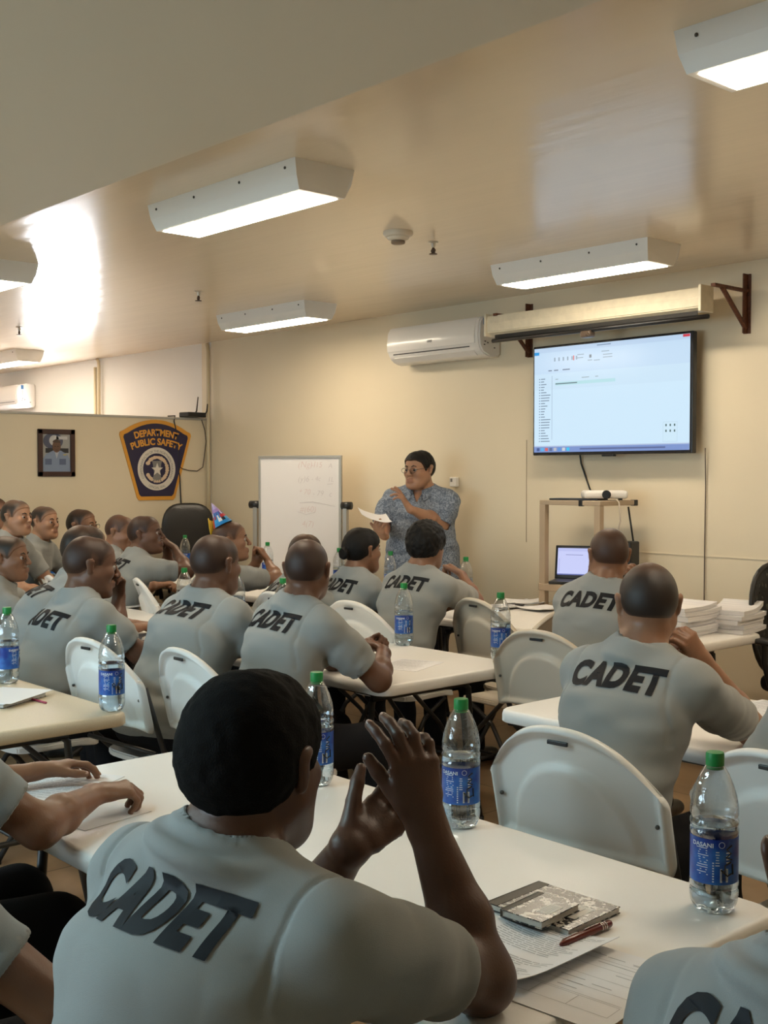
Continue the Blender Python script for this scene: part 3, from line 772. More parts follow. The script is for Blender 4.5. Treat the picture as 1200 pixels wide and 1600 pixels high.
strokes([[wb(470, 786), wb(490, 784), wb(525, 791)], [wb(467, 800), wb(480, 804), wb(495, 800)], [wb(513, 757), wb(521, 756)]], .0016, MGR, t, 'writing_lines', -.009)

# cart with laptop and projector
cx0 = at(846, 780, 7.25); dpt = 7.25
cl = Vector((-4.77, 5.585, 0)); Lc = .47; ang = 0.0; zt = 1.406
t = thing('equipment_cart', 'tan steel frame cart against the wall under the television', 'cart', (cl.x, cl.y, 0), ang)
M_CART = mat('tan_powder_coat', (0.42, 0.32, 0.22), 0.45)
Dc = 0.37
MB().box((0, 0, zt - .03), (Lc, Dc, zt), .004).build('top_shelf', M_CART, t)
xp2 = Lc - .045
for (x, y) in ((0, 0), (xp2, 0)):
    MB().box((x, y, .06), (x + .045, y + .04, zt - .03), .003).build('upright', M_CART, t)
zs = .885
MB().box((-.005, -.005, zs - .045), (Lc, Dc, zs), .005).build('laptop_shelf', M_CART, t)
MB().box((0, 0, .25), (Lc * .9, Dc, .28), .005).build('bottom_shelf', M_CART, t)
MB().box((Lc - .03, Dc - .03, zt - .034), (Lc + .004, Dc + .004, zt + .003), .003).build('end_strip', M_BLACK, t)
MB().box((Lc * .66, -.004, zt - .034), (Lc * .72, .02, zt + .002), .002).build('clip', M_BLACK, t)
for (x, y) in ((.02, .02), (xp2 + .02, .02), (.02, Dc - .02), (xp2 + .02, Dc - .02)):
    MB().tube([(x - .012, y, .03), (x + .012, y, .03)], .03, 14).build('caster', M_BLACK, t, True)
R_ = Matrix.Rotation(ang, 3, 'Z')
def oncart(x, y, z): return Vector((cl.x, cl.y, 0)) + R_ @ Vector((x, y, z))
pt = thing('projector', 'white slim projector lying on the top shelf of the cart', 'projector', oncart(Lc * .74, .20, zt + .012), math.radians(46)); pt.scale = (.78,) * 3
MB().box((-.17, -.11, 0), (.17, .11, .062), .022, 4).build('case', mat('white_gloss_plastic', (0.82, 0.78, 0.72), 0.3), pt, angle=50)
q = MB(); q.tube([(.0, -.125, .03), (.0, -.10, .032)], .034, 20); q.tube([(-.005, -.14, .03), (.0, -.12, .03)], .026, 20); q.build('lens', M_BLACK, pt, angle=40)
q = MB(); q.box((-.13, -.08, -.012), (-.10, -.05, .0)); q.box((.10, -.08, -.012), (.13, -.05, .0)); q.box((-.01, .06, -.012), (.01, .08, 0)); q.build('feet', M_BLACK, pt)
o = MB().box((-.16, -.09, 0), (.16, .09, .010), .004).build('closed_folder', M_BLACK); o.location = oncart(Lc * .42, .14, zt + .001); o.rotation_euler = (0, 0, .3)
tag(o, 'flat black folder lying on the cart left of the projector', 'folder')
# laptop
lp = thing('laptop', 'open black laptop with a lit screen on the lower shelf of the cart', 'laptop', oncart(.135, .20, zs), math.radians(28)); lp.scale = (.88,) * 3
MB().box((-.16, -.2, .002), (.16, .03, .022), .005).build('base', M_BLACK, lp)
lid = MB().box((-.165, 0, 0), (.165, .012, .245), .006).build('lid', M_BLACK, lp); lid.location = (0, .03, .02); lid.rotation_euler = (math.radians(-12), 0, 0)
P = Paint(); wq, hq = .295, .195
P.rect(0, 0, wq, hq, (.58, .62, .95)); P.rect(0, hq * .88, wq, hq, (.50, .54, .88), -.0004); P.rect(wq * .2, hq * .74, wq * .62, hq * .755, (.12, .12, .3), -.0004); P.rect(wq * .04, hq * .1, wq * .05, hq * .6, (.3, .32, .6), -.0004); P.rect(0, 0, wq, hq * .04, (.12, .14, .4), -.0004)
s_ = P.build('screen', M_SCR, lid); s_.location = (-wq / 2, -.0012, .03)
MB().box((-.14, -.14, .0225), (.14, -.0, .0235)).build('keyboard', mat('dark_keys', (0.03, 0.03, 0.032), 0.6), lp)
q = MB().box((-.05, -.05, 0), (.05, .05, .27), .01).build('speaker_box', M_BLACK); q.location = oncart(Lc - .02, .31, zs + .0); q.rotation_euler = (0, 0, ang)  # black speaker box standing on the laptop shelf
tag(q, 'black speaker box on the cart shelf beside the head of the seated cadet', 'speaker')
a = oncart(Lc * .72, .0, 0); wz = lambda x, y, z: tuple(oncart(x, y, z))
wire([wz(Lc * .9, .2, zt + .02), wz(Lc + .02, .16, zt - .01), wz(Lc + .03, .16, zt - .12), wz(Lc + .015, .15, zt - .2), wz(Lc + .03, .17, zt - .35)], .005, 'pale cable dangling from the projector at the front of the cart', mat('pale_wire', (0.5, 0.42, 0.33), 0.5))
wire([wz(xp2 + .03, .30, zt - .04), wz(xp2 + .03, .34, zt - .2), wz(xp2 + .05, .35, zt - .35), wz(Lc - .02, .36, zs + .2)], .006, 'black cable behind the cart upright')
# ============================================================ TABLES
TZ = 0.74
M_TOP = mat('offwhite_table_plastic', (0.82, 0.80, 0.77), 0.38, bump=0.06, scale=260)
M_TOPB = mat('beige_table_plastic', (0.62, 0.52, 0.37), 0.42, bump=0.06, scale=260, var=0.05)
M_LEG = mat('dark_grey_steel', (0.045, 0.043, 0.042), 0.4, 0.4)
def folding_table(xr, yf, L, Wd, label, m=None):
    """xr: x of the right end, yf: y of the far long edge"""
    m = m or M_TOP
    t = thing('folding_table', label, 'table', (xr - L / 2, yf - Wd / 2, 0), group='white folding tables')
    q = MB(); pts = []
    R = 0.055
    for cx, cy, a0 in ((L / 2 - R, Wd / 2 - R, 0), (-L / 2 + R, Wd / 2 - R, 90), (-L / 2 + R, -Wd / 2 + R, 180), (L / 2 - R, -Wd / 2 + R, 270)):
        for i in range(7):
            a = math.radians(a0 + i * 15); pts.append((cx + R * math.cos(a), cy + R * math.sin(a)))
    levels = [(-.004, TZ - .045), (0, TZ - .041), (0, TZ - .018), (-.003, TZ - .006), (-.009, TZ - .001), (-.016, TZ)]
    rings = []
    for off, z in levels:
        rings.append([q.bm.verts.new((x * (1 + off / (L / 2)), y * (1 + off / (Wd / 2)), z)) for x, y in pts])
    n = len(pts)
    for i in range(len(rings) - 1):
        for k in range(n): q.bm.faces.new((rings[i][k], rings[i][(k + 1) % n], rings[i + 1][(k + 1) % n], rings[i + 1][k]))
    q.bm.faces.new(rings[-1]); q.bm.faces.new(rings[0][::-1])
    q.build('tabletop', m, t, angle=50)
    # fold-away steel legs: two uprights with a cross bar at each end, and braces
    for s in (-1, 1):
        x = s * (L / 2 - .22)
        for sy in (-1, 1):
            q = MB(); q.tube([(x - s * .05, sy * (Wd / 2 - .20), TZ - .05), (x, sy * (Wd / 2 - .13), TZ - .12), (x, sy * (Wd / 2 - .10), .25), (x, sy * (Wd / 2 - .05), .02)], .0135, 10); q.build('leg', M_LEG, t, True)
            MB().tube([(x, sy * (Wd / 2 - .05), .0), (x, sy * (Wd / 2 - .05), .03)], .017, 10).build('foot_cap', M_BLACK, t, True)
        MB().tube([(x, -(Wd / 2 - .11), .30), (x, Wd / 2 - .11, .30)], .011, 8).build('crossbar', M_LEG, t, True); MB().tube([(x, -(Wd / 2 - .13), TZ - .10), (x, Wd / 2 - .13, TZ - .10)], .011, 8).build('crossbar', M_LEG, t, True)
        q = MB(); q.tube([(x, 0, .30), (x - s * .12, 0, .5), (x - s * .34, 0, TZ - .05)], .010, 8); q.build('brace', M_LEG, t, True)
    MB().box((-L / 2 + .08, -Wd / 2 + .06, TZ - .065), (L / 2 - .08, -Wd / 2 + .09, TZ - .044)).build('rail', M_LEG, t); MB().box((-L / 2 + .08, Wd / 2 - .09, TZ - .065), (L / 2 - .08, Wd / 2 - .06, TZ - .044)).build('rail', M_LEG, t)
    return t
folding_table(-1.12, 2.035, 1.885, .84, 'long white folding table in the foreground with notebooks and two bottles on its edge')
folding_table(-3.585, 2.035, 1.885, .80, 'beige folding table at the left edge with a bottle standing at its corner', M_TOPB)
folding_table(-3.36, 3.845, 1.885, .83, 'off white folding table in the middle with two bottles at its far edge')
folding_table(-0.90, 3.86, 1.885, .83, 'off white folding table on the right, under the elbows of the largest readable cadet')
folding_table(-5.33, 3.62, 1.885, .80, 'off white folding table at the left, mostly hidden behind seated cadets')
folding_table(-3.17, 5.50, 1.885, .80, 'off white folding table near the back wall carrying stacks of paper')
folding_table(-5.08, 5.36, 1.885, .76, 'off white folding table in front of the whiteboard')
folding_table(-7.05, 5.45, 1.885, .76, 'off white folding table at the back left behind the cadets')

# ============================================================ FOLDING CHAIRS
M_CH = mat('white_chair_plastic', (0.74, 0.73, 0.70), 0.38, bump=0.04, scale=300)
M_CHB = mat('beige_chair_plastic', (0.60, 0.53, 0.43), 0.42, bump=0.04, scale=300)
def sstep(a, b, x):
    t = np.clip((x - a) / (b - a), 0, 1); return t * t * (3 - 2 * t)
def chair_back_mesh():
    nu, nv = 57, 37; HWd = .262
    U = np.linspace(-1, 1, nu); U = np.sign(U) * (1 - (1 - np.abs(U)) ** 1.25); V = np.linspace(0, 1, nv)
    verts = []; Fq = []
    def pos(u, v, side):
        zt = .940 - .140 * abs(u) ** 2.3 ; zb = .605 - .020 * abs(u) ** 5
        e = 1.0
        z = zb + (zt - zb) * v
        # rounded corners
        x = HWd * u * (1 - .10 * max(0, (v - .75) / .25) ** 3 * abs(u) - .05 * max(0, (.2 - v) / .2) ** 2)
        dx = HWd - abs(x); dz = min(z - zb, zt - z); ed = min(dx, dz)
        yc = -.235 - .05 * (1 - u * u) - (z - .5) * .24
        rim = 1 - float(sstep(.012, .034, ed))
        ell_ = math.hypot(x / .188, (z - .60) / .232)
        oval = 1 - float(sstep(.96, 1.06, ell_))
        if side: y = yc - .012 - .014 * rim + .012 * (1 - oval) * (1 - rim) - .006 * oval
        else: y = yc + .004 - .004 * rim
        if ed < .006: y += (yc - y) * (1 - ed / .006) * .7
        return (x, y, z)
    for side in (0, 1):
        for v in V:
            for u in U: verts.append(pos(float(u), float(v), side))
    N = nu * nv
    for j in range(nv - 1):
        for i in range(nu - 1):
            a = j * nu + i; Fq.append((a, a + nu, a + nu + 1, a + 1)); Fq.append((N + a, N + a + 1, N + a + nu + 1, N + a + nu))
    for i in range(nu - 1):
        Fq.append((i, i + 1, N + i + 1, N + i)); a = (nv - 1) * nu + i; Fq.append((a, N + a, N + a + 1, a + 1))
    for j in range(nv - 1):
        a = j * nu; Fq.append((a, N + a, N + a + nu, a + nu)); a = j * nu + nu - 1; Fq.append((a, a + nu, N + a + nu, N + a))
    me = bpy.data.meshes.new('backrest'); me.from_pydata(verts, [], Fq); me.update()
    me.polygons.foreach_set('use_smooth', [True] * len(me.polygons))
    return me
def chair_seat_mesh():
    q = MB(); q.box((-.215, -.20, .425), (.215, .215, .452), .0); 
    bm = q.bm; bmesh.ops.subdivide_edges(bm, edges=[e for e in bm.edges if abs(e.verts[0].co.z - e.verts[1].co.z) < .001], cuts=9, use_grid_fill=True)
    for v in bm.verts:
        x, y = v.co.x / .215, (v.co.y - .007) / .2075
        f = (abs(x) ** 5 + abs(y) ** 5) ** .2
        if f > 1e-4 and max(abs(x), abs(y)) > 0: 
            k = max(abs(x), abs(y)) / f; v.co.x *= k; v.co.y = .007 + (v.co.y - .007) * k
        v.co.z -= .014 * (1 - min(1, x * x + y * y)) + .016 * max(0, y) ** 3
    bmesh.ops.bevel(bm, geom=[e for e in bm.edges if e.is_manifold and e.calc_face_angle(0) > 1.0], offset=.006, segments=2, affect='EDGES')
    return q.mesh('seat')
def make_chair(m, label):
    t = thing('folding_chair', label, 'chair', group='white plastic folding chairs')
    bk = link('backrest', chair_back_mesh(), m, t)
    q = MB(); q.box((-.030, -.3965, .893), (.030, -.389, .904), .002); q.build('handle_slot', M_BLACK, bk)
    q = MB()
    for s in (-1, 1): q.ell((s * .232, -.308, .715), (.006, .006, .006), 8)
    q.build('screw', M_DARK, bk)
    me = chair_seat_mesh(); link('seat', me, m, t, True); me.set_sharp_from_angle(angle=math.radians(50))
    for s in (-1, 1):
        q = MB(); q.tube([(s * .240, -.287, .76), (s * .240, -.20, .50), (s * .238, .02, .30), (s * .236, .25, .012)], .0115, 10); q.build('leg', M_LEG, t, True).name
        q = MB(); q.tube([(s * .205, .10, .415), (s * .205, -.05, .33), (s * .205, -.27, .012)], .0115, 10); q.build('leg', M_LEG, t, True)
        for x, y in ((s * .236, .252), (s * .205, -.272)):
            MB().tube([(x, y, 0), (x, y, .028)], .015, 10).build('foot_cap', M_BLACK, t, True)
    for a, b_ in (((-.236, .18, .10), (.236, .18, .10)), ((-.205, -.21, .10), (.205, -.21, .10)), ((-.236, -.235, .50), (.236, -.235, .50))): MB().tube([a, b_], .0095, 8).build('crossbar', M_LEG, t, True)
    return t
CH = {}
def chair(x, y, cw, label, beige=False):
    key = 'b' if beige else 'w'
    if key not in CH:
        CH[key] = o = make_chair(M_CHB if beige else M_CH, label)
    else:
        o = copy_tree(CH[key]); o['label'] = label
    o.location = (x, y, 0); o.rotation_euler = (0, 0, -math.radians(cw))
    return o

# empty chairs
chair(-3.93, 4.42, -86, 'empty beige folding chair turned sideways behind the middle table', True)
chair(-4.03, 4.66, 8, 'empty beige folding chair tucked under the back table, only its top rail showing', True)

# ============================================================ OFFICE CHAIRS
M_LEA = mat('black_leather', (0.018, 0.016, 0.015), 0.32, bump=0.1, scale=60)
def padded_chair(x, y, rz, ztop):
    t = thing('office_chair', 'black padded office chair against the partition below the emblem', 'chair', (x, y, 0), rz)
    q = MB(); bm = q.bm
    g = bmesh.ops.create_uvsphere(bm, u_segments=40, v_segments=24, radius=1)
    for v in g['verts']:
        c = v.co.copy(); r = (abs(c.x) ** 3.2 + abs(c.z) ** 3.2) ** (1 / 3.2)
        rr_ = math.hypot(c.x, c.z)
        k = rr_ / r if r > 1e-5 else 1
        zz = c.z * k; xx = c.x * k * (.235 if zz > 0 else .235 - .03 * abs(zz))
        v.co = Vector((xx, c.y * .05 - .03 * (1 - (xx / .25) ** 2), ztop - .31 + zz * .31))
    q.build('backrest', M_LEA, t, True)
    q = MB(); q.box((-.25, -.02, .44), (.25, .46, .54), .045, 4); q.build('seat', M_LEA, t, angle=60)
    q = MB(); q.tube([(0, .22, .44), (0, .22, .10)], .03, 14); q.build('gas_lift', M_BLACK, t, True)
    q = MB(); q.tube([(0, -.03, ztop - .42), (0, -.06, .50), (0, .1, .44)], .025, 10); q.build('spine', M_BLACK, t, True)
    for i in range(5):
        a = math.radians(72 * i + 10)
        MB().tube([(0, .22, .12), (.30 * math.cos(a), .22 + .30 * math.sin(a), .07)], [.025, .016], 10).build('base_arm', M_BLACK, t, True)
        MB().ell((.30 * math.cos(a), .22 + .30 * math.sin(a), .03), (.026, .026, .03), 12).build('caster', M_BLACK, t, True)
    for s in (-1, 1):
        q = MB(); q.tube([(s * .27, .0, .50), (s * .29, .05, .66), (s * .29, .28, .68), (s * .27, .33, .50)], .018, 10); q.build('armrest', M_BLACK, t, True)
p = at(289, 800, 10.35)
padded_chair(p.x + .05, p.y, math.radians(-115), at(289, 786, 10.3).z)

# black mesh-back office chair at the right edge
def mesh_chair(x, y, rz, ztop):
    t = thing('office_chair', 'black mesh back office chair at the right edge beside the paper stacks', 'chair', (x, y, 0), rz)
    m = bpy.data.materials.new('black_mesh_fabric'); m.use_nodes = True; nt = m.node_tree; b = nt.nodes['Principled BSDF']
    b.inputs['Base Color'].default_value = (.01, .01, .01, 1); b.inputs['Roughness'].default_value = .6
    tc = nt.nodes.new('ShaderNodeTexCoord'); vo = nt.nodes.new('ShaderNodeTexVoronoi'); vo.feature = 'DISTANCE_TO_EDGE'; vo.inputs['Scale'].default_value = 26
    mp = nt.nodes.new('ShaderNodeMapping'); mp.inputs['Scale'].default_value = (1.6, 1, .8)
    nt.links.new(tc.outputs['Object'], mp.inputs['Vector']); nt.links.new(mp.outputs['Vector'], vo.inputs['Vector'])
    lt = nt.nodes.new('ShaderNodeMath'); lt.operation = 'LESS_THAN'; lt.inputs[1].default_value = 0.20
    mr = nt.nodes.new('ShaderNodeMapRange'); mr.inputs['To Min'].default_value = 0.72; mr.inputs['To Max'].default_value = 1.0
    nt.links.new(vo.outputs['Distance'], lt.inputs[0]); nt.links.new(lt.outputs[0], mr.inputs['Value']); nt.links.new(mr.outputs['Result'], b.inputs['Alpha'])
    def yb(x_, z_): return -.05 - .05 * (1 - (x_ / .25) ** 2) - (z_ - .7) * .12
    q = MB(); bm = q.bm; N = 24; rows = []
    zc, rx, rz_ = ztop - .30, .235, .30
    fr = []
    for i in range(40):
        a = 2 * math.pi * i / 40; ca, sa = math.cos(a), math.sin(a)
        k = (abs(ca) ** 2.6 + abs(sa) ** 2.6) ** (-1 / 2.6); xx, zz = rx * ca * k, zc + rz_ * sa * k
        fr.append((xx, yb(xx, zz), zz))
    cen = bm.verts.new((0, yb(0, zc), zc)); prev = None
    for s in (.25, .5, .75, 1.0):
        ring = []
        for (xx, yy, zz) in fr:
            X_, Z_ = xx * s, zc + (zz - zc) * s; ring.append(bm.verts.new((X_, yb(X_, Z_), Z_)))
        for i in range(40):
            if prev is None: bm.faces.new((cen, ring[i], ring[(i + 1) % 40]))
            else: bm.faces.new((prev[i], ring[i], ring[(i + 1) % 40], prev[(i + 1) % 40]))
        prev = ring
    o = q.build('mesh_back', m, t, True); md = o.modifiers.new('thickness', 'SOLIDIFY'); md.thickness = .004
    q = MB(); q.tube(fr + fr[:2], .014, 10); q.build('back_frame', M_BLACK, t, True)
    q = MB()
    for s in (-1, 1): q.tube([(s * .03, -.11, zc + .22), (s * .08, -.12, zc), (s * .03, -.09, zc - .34), (s * .02, .05, .46)], .013, 8)
    q.build('back_support', M_BLACK, t, True)
    q = MB(); q.box((-.25, .0, .43), (.25, .46, .52), .04, 4); q.build('seat', mat('black_fabric', (0.012, 0.012, 0.012), 0.85), t, angle=60)
    q = MB(); q.tube([(0, .22, .44), (0, .22, .10)], .03, 14); q.build('gas_lift', M_BLACK, t, True)
    for i in range(5):
        a = math.radians(72 * i + 20)
        MB().tube([(0, .22, .12), (.30 * math.cos(a), .22 + .30 * math.sin(a), .07)], [.025, .016], 10).build('base_arm', M_BLACK, t, True)
        MB().ell((.30 * math.cos(a), .22 + .30 * math.sin(a), .03), (.026, .026, .03), 12).build('caster', M_BLACK, t, True)
    for s in (-1, 1):
        q = MB(); q.tube([(s * .26, .12, .47), (s * .30, .12, .60), (s * .30, .12, .69)], .016, 10); q.box((s * .30 - .04, .0, .69), (s * .30 + .04, .26, .72), .012); q.build('armrest', M_BLACK, t, angle=50)
mesh_chair(-3.13, 5.76, math.radians(-112), at(1185, 882, 6.25).z)

# ============================================================ WATER BOTTLES
def glassy(name, col, rough, ior, thin=False):
    m = bpy.data.materials.new(name); m.use_nodes = True; nt = m.node_tree
    for n_ in list(nt.nodes):
        if n_.type == 'BSDF_PRINCIPLED': nt.nodes.remove(n_)
    out = nt.nodes['Material Output']
    if thin:
        tr = nt.nodes.new('ShaderNodeBsdfTransparent'); tr.inputs[0].default_value = (*col, 1)
        gl = nt.nodes.new('ShaderNodeBsdfGlossy'); gl.inputs['Roughness'].default_value = rough
        lw = nt.nodes.new('ShaderNodeLayerWeight'); lw.inputs['Blend'].default_value = 0.42
        mr = nt.nodes.new('ShaderNodeMapRange'); mr.inputs['To Min'].default_value = 0.07; mr.inputs['To Max'].default_value = 0.75
        nz = nt.nodes.new('ShaderNodeTexNoise'); nz.inputs['Scale'].default_value = 55; tc = nt.nodes.new('ShaderNodeTexCoord'); nt.links.new(tc.outputs['Object'], nz.inputs['Vector'])
        bp = nt.nodes.new('ShaderNodeBump'); bp.inputs['Strength'].default_value = .35; bp.inputs['Distance'].default_value = .006
        nt.links.new(nz.outputs['Fac'], bp.inputs['Height']); nt.links.new(bp.outputs['Normal'], gl.inputs['Normal'])
        mx = nt.nodes.new('ShaderNodeMixShader')
        nt.links.new(lw.outputs['Facing'], mr.inputs['Value']); nt.links.new(mr.outputs['Result'], mx.inputs[0])
        nt.links.new(tr.outputs[0], mx.inputs[1]); nt.links.new(gl.outputs[0], mx.inputs[2]); nt.links.new(mx.outputs[0], out.inputs[0])
    else:
        g = nt.nodes.new('ShaderNodeBsdfGlass'); g.inputs['Color'].default_value = (*col, 1); g.inputs['Roughness'].default_value = rough; g.inputs['IOR'].default_value = ior
        nt.links.new(g.outputs[0], out.inputs[0])
    return m
M_PET = glassy('clear_bottle_plastic', (0.90, 0.93, 0.95), 0.06, 1.2, True)
M_WATER = glassy('water', (0.90, 0.96, 1.0), 0.0, 1.33)
M_CAP = mat('green_cap', (0.008, 0.22, 0.045), 0.4)
M_LAB = bpy.data.materials.new('blue_label'); M_LAB.use_nodes = True
nt = M_LAB.node_tree; b = nt.nodes['Principled BSDF']
tc = nt.nodes.new('ShaderNodeTexCoord'); n = nt.nodes.new('ShaderNodeTexNoise'); n.inputs['Scale'].default_value = 22; n.inputs['Detail'].default_value = 5
cr = nt.nodes.new('ShaderNodeValToRGB'); cr.color_ramp.elements[0].position = .35; cr.color_ramp.elements[0].color = (0.006, 0.035, 0.27, 1)
cr.color_ramp.elements[1].position = .75; cr.color_ramp.elements[1].color = (0.03, 0.20, 0.60, 1)
sx = nt.nodes.new('ShaderNodeSeparateXYZ'); ad = nt.nodes.new('ShaderNodeMath'); ad.operation = 'MULTIPLY_ADD'; ad.inputs[1].default_value = -3.0; ad.inputs[2].default_value = 0.28
nt.links.new(tc.outputs['Object'], n.inputs['Vector']); nt.links.new(tc.outputs['Object'], sx.inputs[0]); nt.links.new(sx.outputs['Z'], ad.inputs[0])
a2 = nt.nodes.new('ShaderNodeMath'); a2.operation = 'ADD'; nt.links.new(n.outputs['Fac'], a2.inputs[0]); nt.links.new(ad.outputs[0], a2.inputs[1])
nt.links.new(a2.outputs[0], cr.inputs['Fac']); nt.links.new(cr.outputs['Color'], b.inputs['Base Color']); b.inputs['Roughness'].default_value = 0.3
M_LWH = mat('label_white_print', (0.62, 0.68, 0.75), 0.45); M_INK = mat('black_marker_ink', (0.008, 0.008, 0.01), 0.4)
BP = [(0.0, .006), (.018, .004), (.030, .000), (.038, .003), (.0435, .016), (.0455, .030), (.0455, .040), (.0432, .043), (.0432, .046), (.0455, .050), (.0455, .058), (.0445, .060),
      (.0445, .148), (.0455, .150), (.0455, .157), (.0432, .161), (.0432, .164), (.0455, .168), (.0455, .174), (.0432, .178), (.0432, .181), (.0455, .186), (.0448, .200), (.0415, .220),
      (.0350, .242), (.0265, .262), (.0185, .275), (.0145, .281), (.0140, .290)]
def ring_pts(prof, n=40): return prof
def make_bottle(detail):
    n = 40 if detail else 20
    t = thing('water_bottle', 'x', 'bottle', group='green capped water bottles')
    bm_ = MB(); bm_.lathe(BP, n, cap=False)
    # petal feet
    for v in bm_.bm.verts:
        if v.co.z < .03 and math.hypot(v.co.x, v.co.y) > .01:
            a = math.atan2(v.co.y, v.co.x); v.co.z += .004 * (1 + math.cos(5 * a)) * (1 - v.co.z / .03)
    o = bm_.build('bottle_body', M_PET, t, True)
    q = MB(); q.lathe([(0, .276), (.0168, .276), (.0172, .279), (.0172, .298), (.0160, .3015), (0, .302)], n); q.build('cap', M_CAP, t, angle=40)
    q = MB(); q.lathe([(.0152, .270), (.0160, .270), (.0160, .275), (.0152, .275)], n, cap=False); q.build('cap_ring', M_CAP, t, True)
    q = MB(); q.lathe([(.0449, .061), (.0449, .146)], n, cap=False); o = q.build('label', M_LAB, t, True)
    P = MB()
    # curved print blocks on the label: (angle deg, z0, z1, half-angle)
    def blk(a, z0, z1, ha, R=.0453):
        k = max(1, int(ha / 6)); vs = []
        for i in range(k + 1):
            aa = math.radians(a - ha + 2 * ha * i / k); vs.append((P.bm.verts.new((R * math.cos(aa), R * math.sin(aa), z0)), P.bm.verts.new((R * math.cos(aa), R * math.sin(aa), z1))))
        for i in range(k): P.bm.faces.new((vs[i][0], vs[i + 1][0], vs[i + 1][1], vs[i][1]))
    if detail:
        blk(18, .066, .092, 10)
        for i in range(9): blk(18 - 8 + i * 2, .068, .088, .45, .0456) if False else None
        rr = random.Random(1)
        for i in range(12): blk(-34 + rr.uniform(-3, 3), .128 - i * .0045, .1295 - i * .0045, 12 + rr.uniform(-3, 3))
        for i in range(6): blk(2, .122 - i * .005, .1238 - i * .005, 5 + rr.uniform(-2, 2))
        for i in range(8): blk(-8, .066 + i * .005, .0685 + i * .005, 2.0)
        for i in range(4): blk(28, .120 - i * .006, .1225 - i * .006, 5)
    else:
        blk(18, .066, .092, 10); blk(-30, .075, .10, 8)
    P.build('label_print', M_LWH, o)
    if detail:
        q = MB()
        for i in range(8):
            a = math.radians(18 - 7.5 + i * 2.1)
            q.box((.0454, -.00015 - .00012 * (i % 3), .069), (.0456, .00015 + .00012 * (i % 3), .090), M=Matrix.Rotation(a, 4, 'Z'))
        q.build('barcode', M_INK, o)
        q = MB(); pts = []
        for i in range(17):
            a = 2 * math.pi * i / 16; th = math.radians(12) + .0055 * math.cos(a) / .0453
            pts.append((.0455 * math.cos(th), .0455 * math.sin(th), .1365 + .0055 * math.sin(a)))
        q.tube(pts, .0004, 4); q.build('recycling_mark', M_LWH, o)
    for k, a0 in enumerate((-35, 145) if detail else (-35, 145)):
        bm = text_mesh('DASANI', .0125 if detail else .018, .0003, 1.0)
        for v in bm.verts:
            th = math.radians(a0) + v.co.x / .0453; v.co = Vector((.0455 * math.cos(th), .0455 * math.sin(th), .131 + v.co.y * .9))
        bm_obj(bm, 'brand_lettering', M_LWH, o)
    wl_ = .168
    wp = [(0, .0075), (.017, .0055), (.030, .0020), (.037, .005), (.0425, .017), (.0444, .030), (.0444, .056), (.0436, .062), (.0436, .147), (.0444, .151), (.0440, wl_), (0, wl_)]
    q = MB(); q.lathe(wp, n, cap=False); q.build('water_fill', M_WATER, t, angle=60)
    return t
BPROTO = {}
def bottle(px_, py_, lab, rot=0.0, detail=True, tz=TZ, pos=None, writing=None, scale=1.0):
    p = Vector(pos) if pos else onz(px_, py_, tz)
    if detail not in BPROTO: BPROTO[detail] = o = make_bottle(detail)
    else: o = copy_tree(BPROTO[detail])
    o.location = (p.x, p.y, tz); o.scale = (scale,) * 3; o['label'] = lab
    tocam = math.degrees(math.atan2(-p.y, -p.x))
    o.rotation_euler = (0, 0, math.radians(tocam + rot))
    if writing:
        lb = [c for c in bpy.data.objects if c.parent == o and c.name.startswith('label')][0]
        q = MB()
        for st in writing:
            q.tube([(.0457 * math.cos(math.radians(a)), .0457 * math.sin(math.radians(a)), z) for a, z in st], .0015, 5)
        q.build('handwriting', M_INK, lb)
    return o
bottle(720, 1290, 'water bottle with black handwriting on its label, right of the raised hands', -2, writing=[[(38, .135), (24, .128), (36, .120), (22, .113), (38, .108)], [(36, .104), (20, .098), (20, .090), (14, .084)], [(10, .09), (26, .078), (38, .082)], [(40, .10), (42, .080)]])
bottle(1115, 1420, 'largest, nearest water bottle standing on the right end of the front table', 6)
bottle(782, 1031, 'water bottle on the far right corner of the middle table', 5)
bottle(631, 1008, 'water bottle at the far edge of the middle table beside the empty white chair', 12)
bottle(175, 1110, 'water bottle with handwritten digits standing on the corner of the beige table', 10, writing=[[(4, .097), (-2, .104), (-8, .098), (-4, .090), (4, .095), (6, .080)], [(24, .108), (14, .095), (14, .082), (22, .078), (26, .086), (16, .090)]])
bottle(12, 1067, 'water bottle at the left edge of the beige table', 70)
bottle(462, 1200, 'water bottle behind the head of the man in the foreground, green cap showing above him', 10, pos=(-2.42, 1.93, 0))
tail = [(47, 906, 'water bottle on the back left table, right of the profile cadet', 40), (79, 908, 'shorter looking water bottle on the back left table', 100)]
for a, b_, l, r in tail: bottle(a, b_, l, r, False)
for px_, ytop, l, r, dd in ((289, 836, 'water bottle in front of the black padded office chair', 20, 8.1), (288, 887, 'water bottle between two seated cadets, beside a white chair back', 60, 5.9), (370, 893, 'water bottle behind the ear of the broad cadet in the second row', 0, 5.1),
                        (418, 847, 'water bottle in front of the clasped hands of the cadet with the party hat', 30, 7.6), (442, 903, 'water bottle almost hidden behind the bald head in the middle', 0, 5.2), (530, 856, 'water bottle standing below the whiteboard beside the hair bun', 90, 7.1),
                        (610, 861, 'water bottle in front of the presenter, between the woman and the dark haired cadet', 10, 6.95), (728, 870, 'water bottle right of the dark haired cadet against the wall', 10, 6.6)):
    # distance chosen so that the bottle stands on a table top: top of cap at TZ + .302
    r_ = ray(px_, ytop); d_ = (TZ + .302 - CAM_H) / r_[2]; q_ = Vector(r_ * d_)
    bottle(0, 0, l, r, False, pos=(q_.x, q_.y, 0))

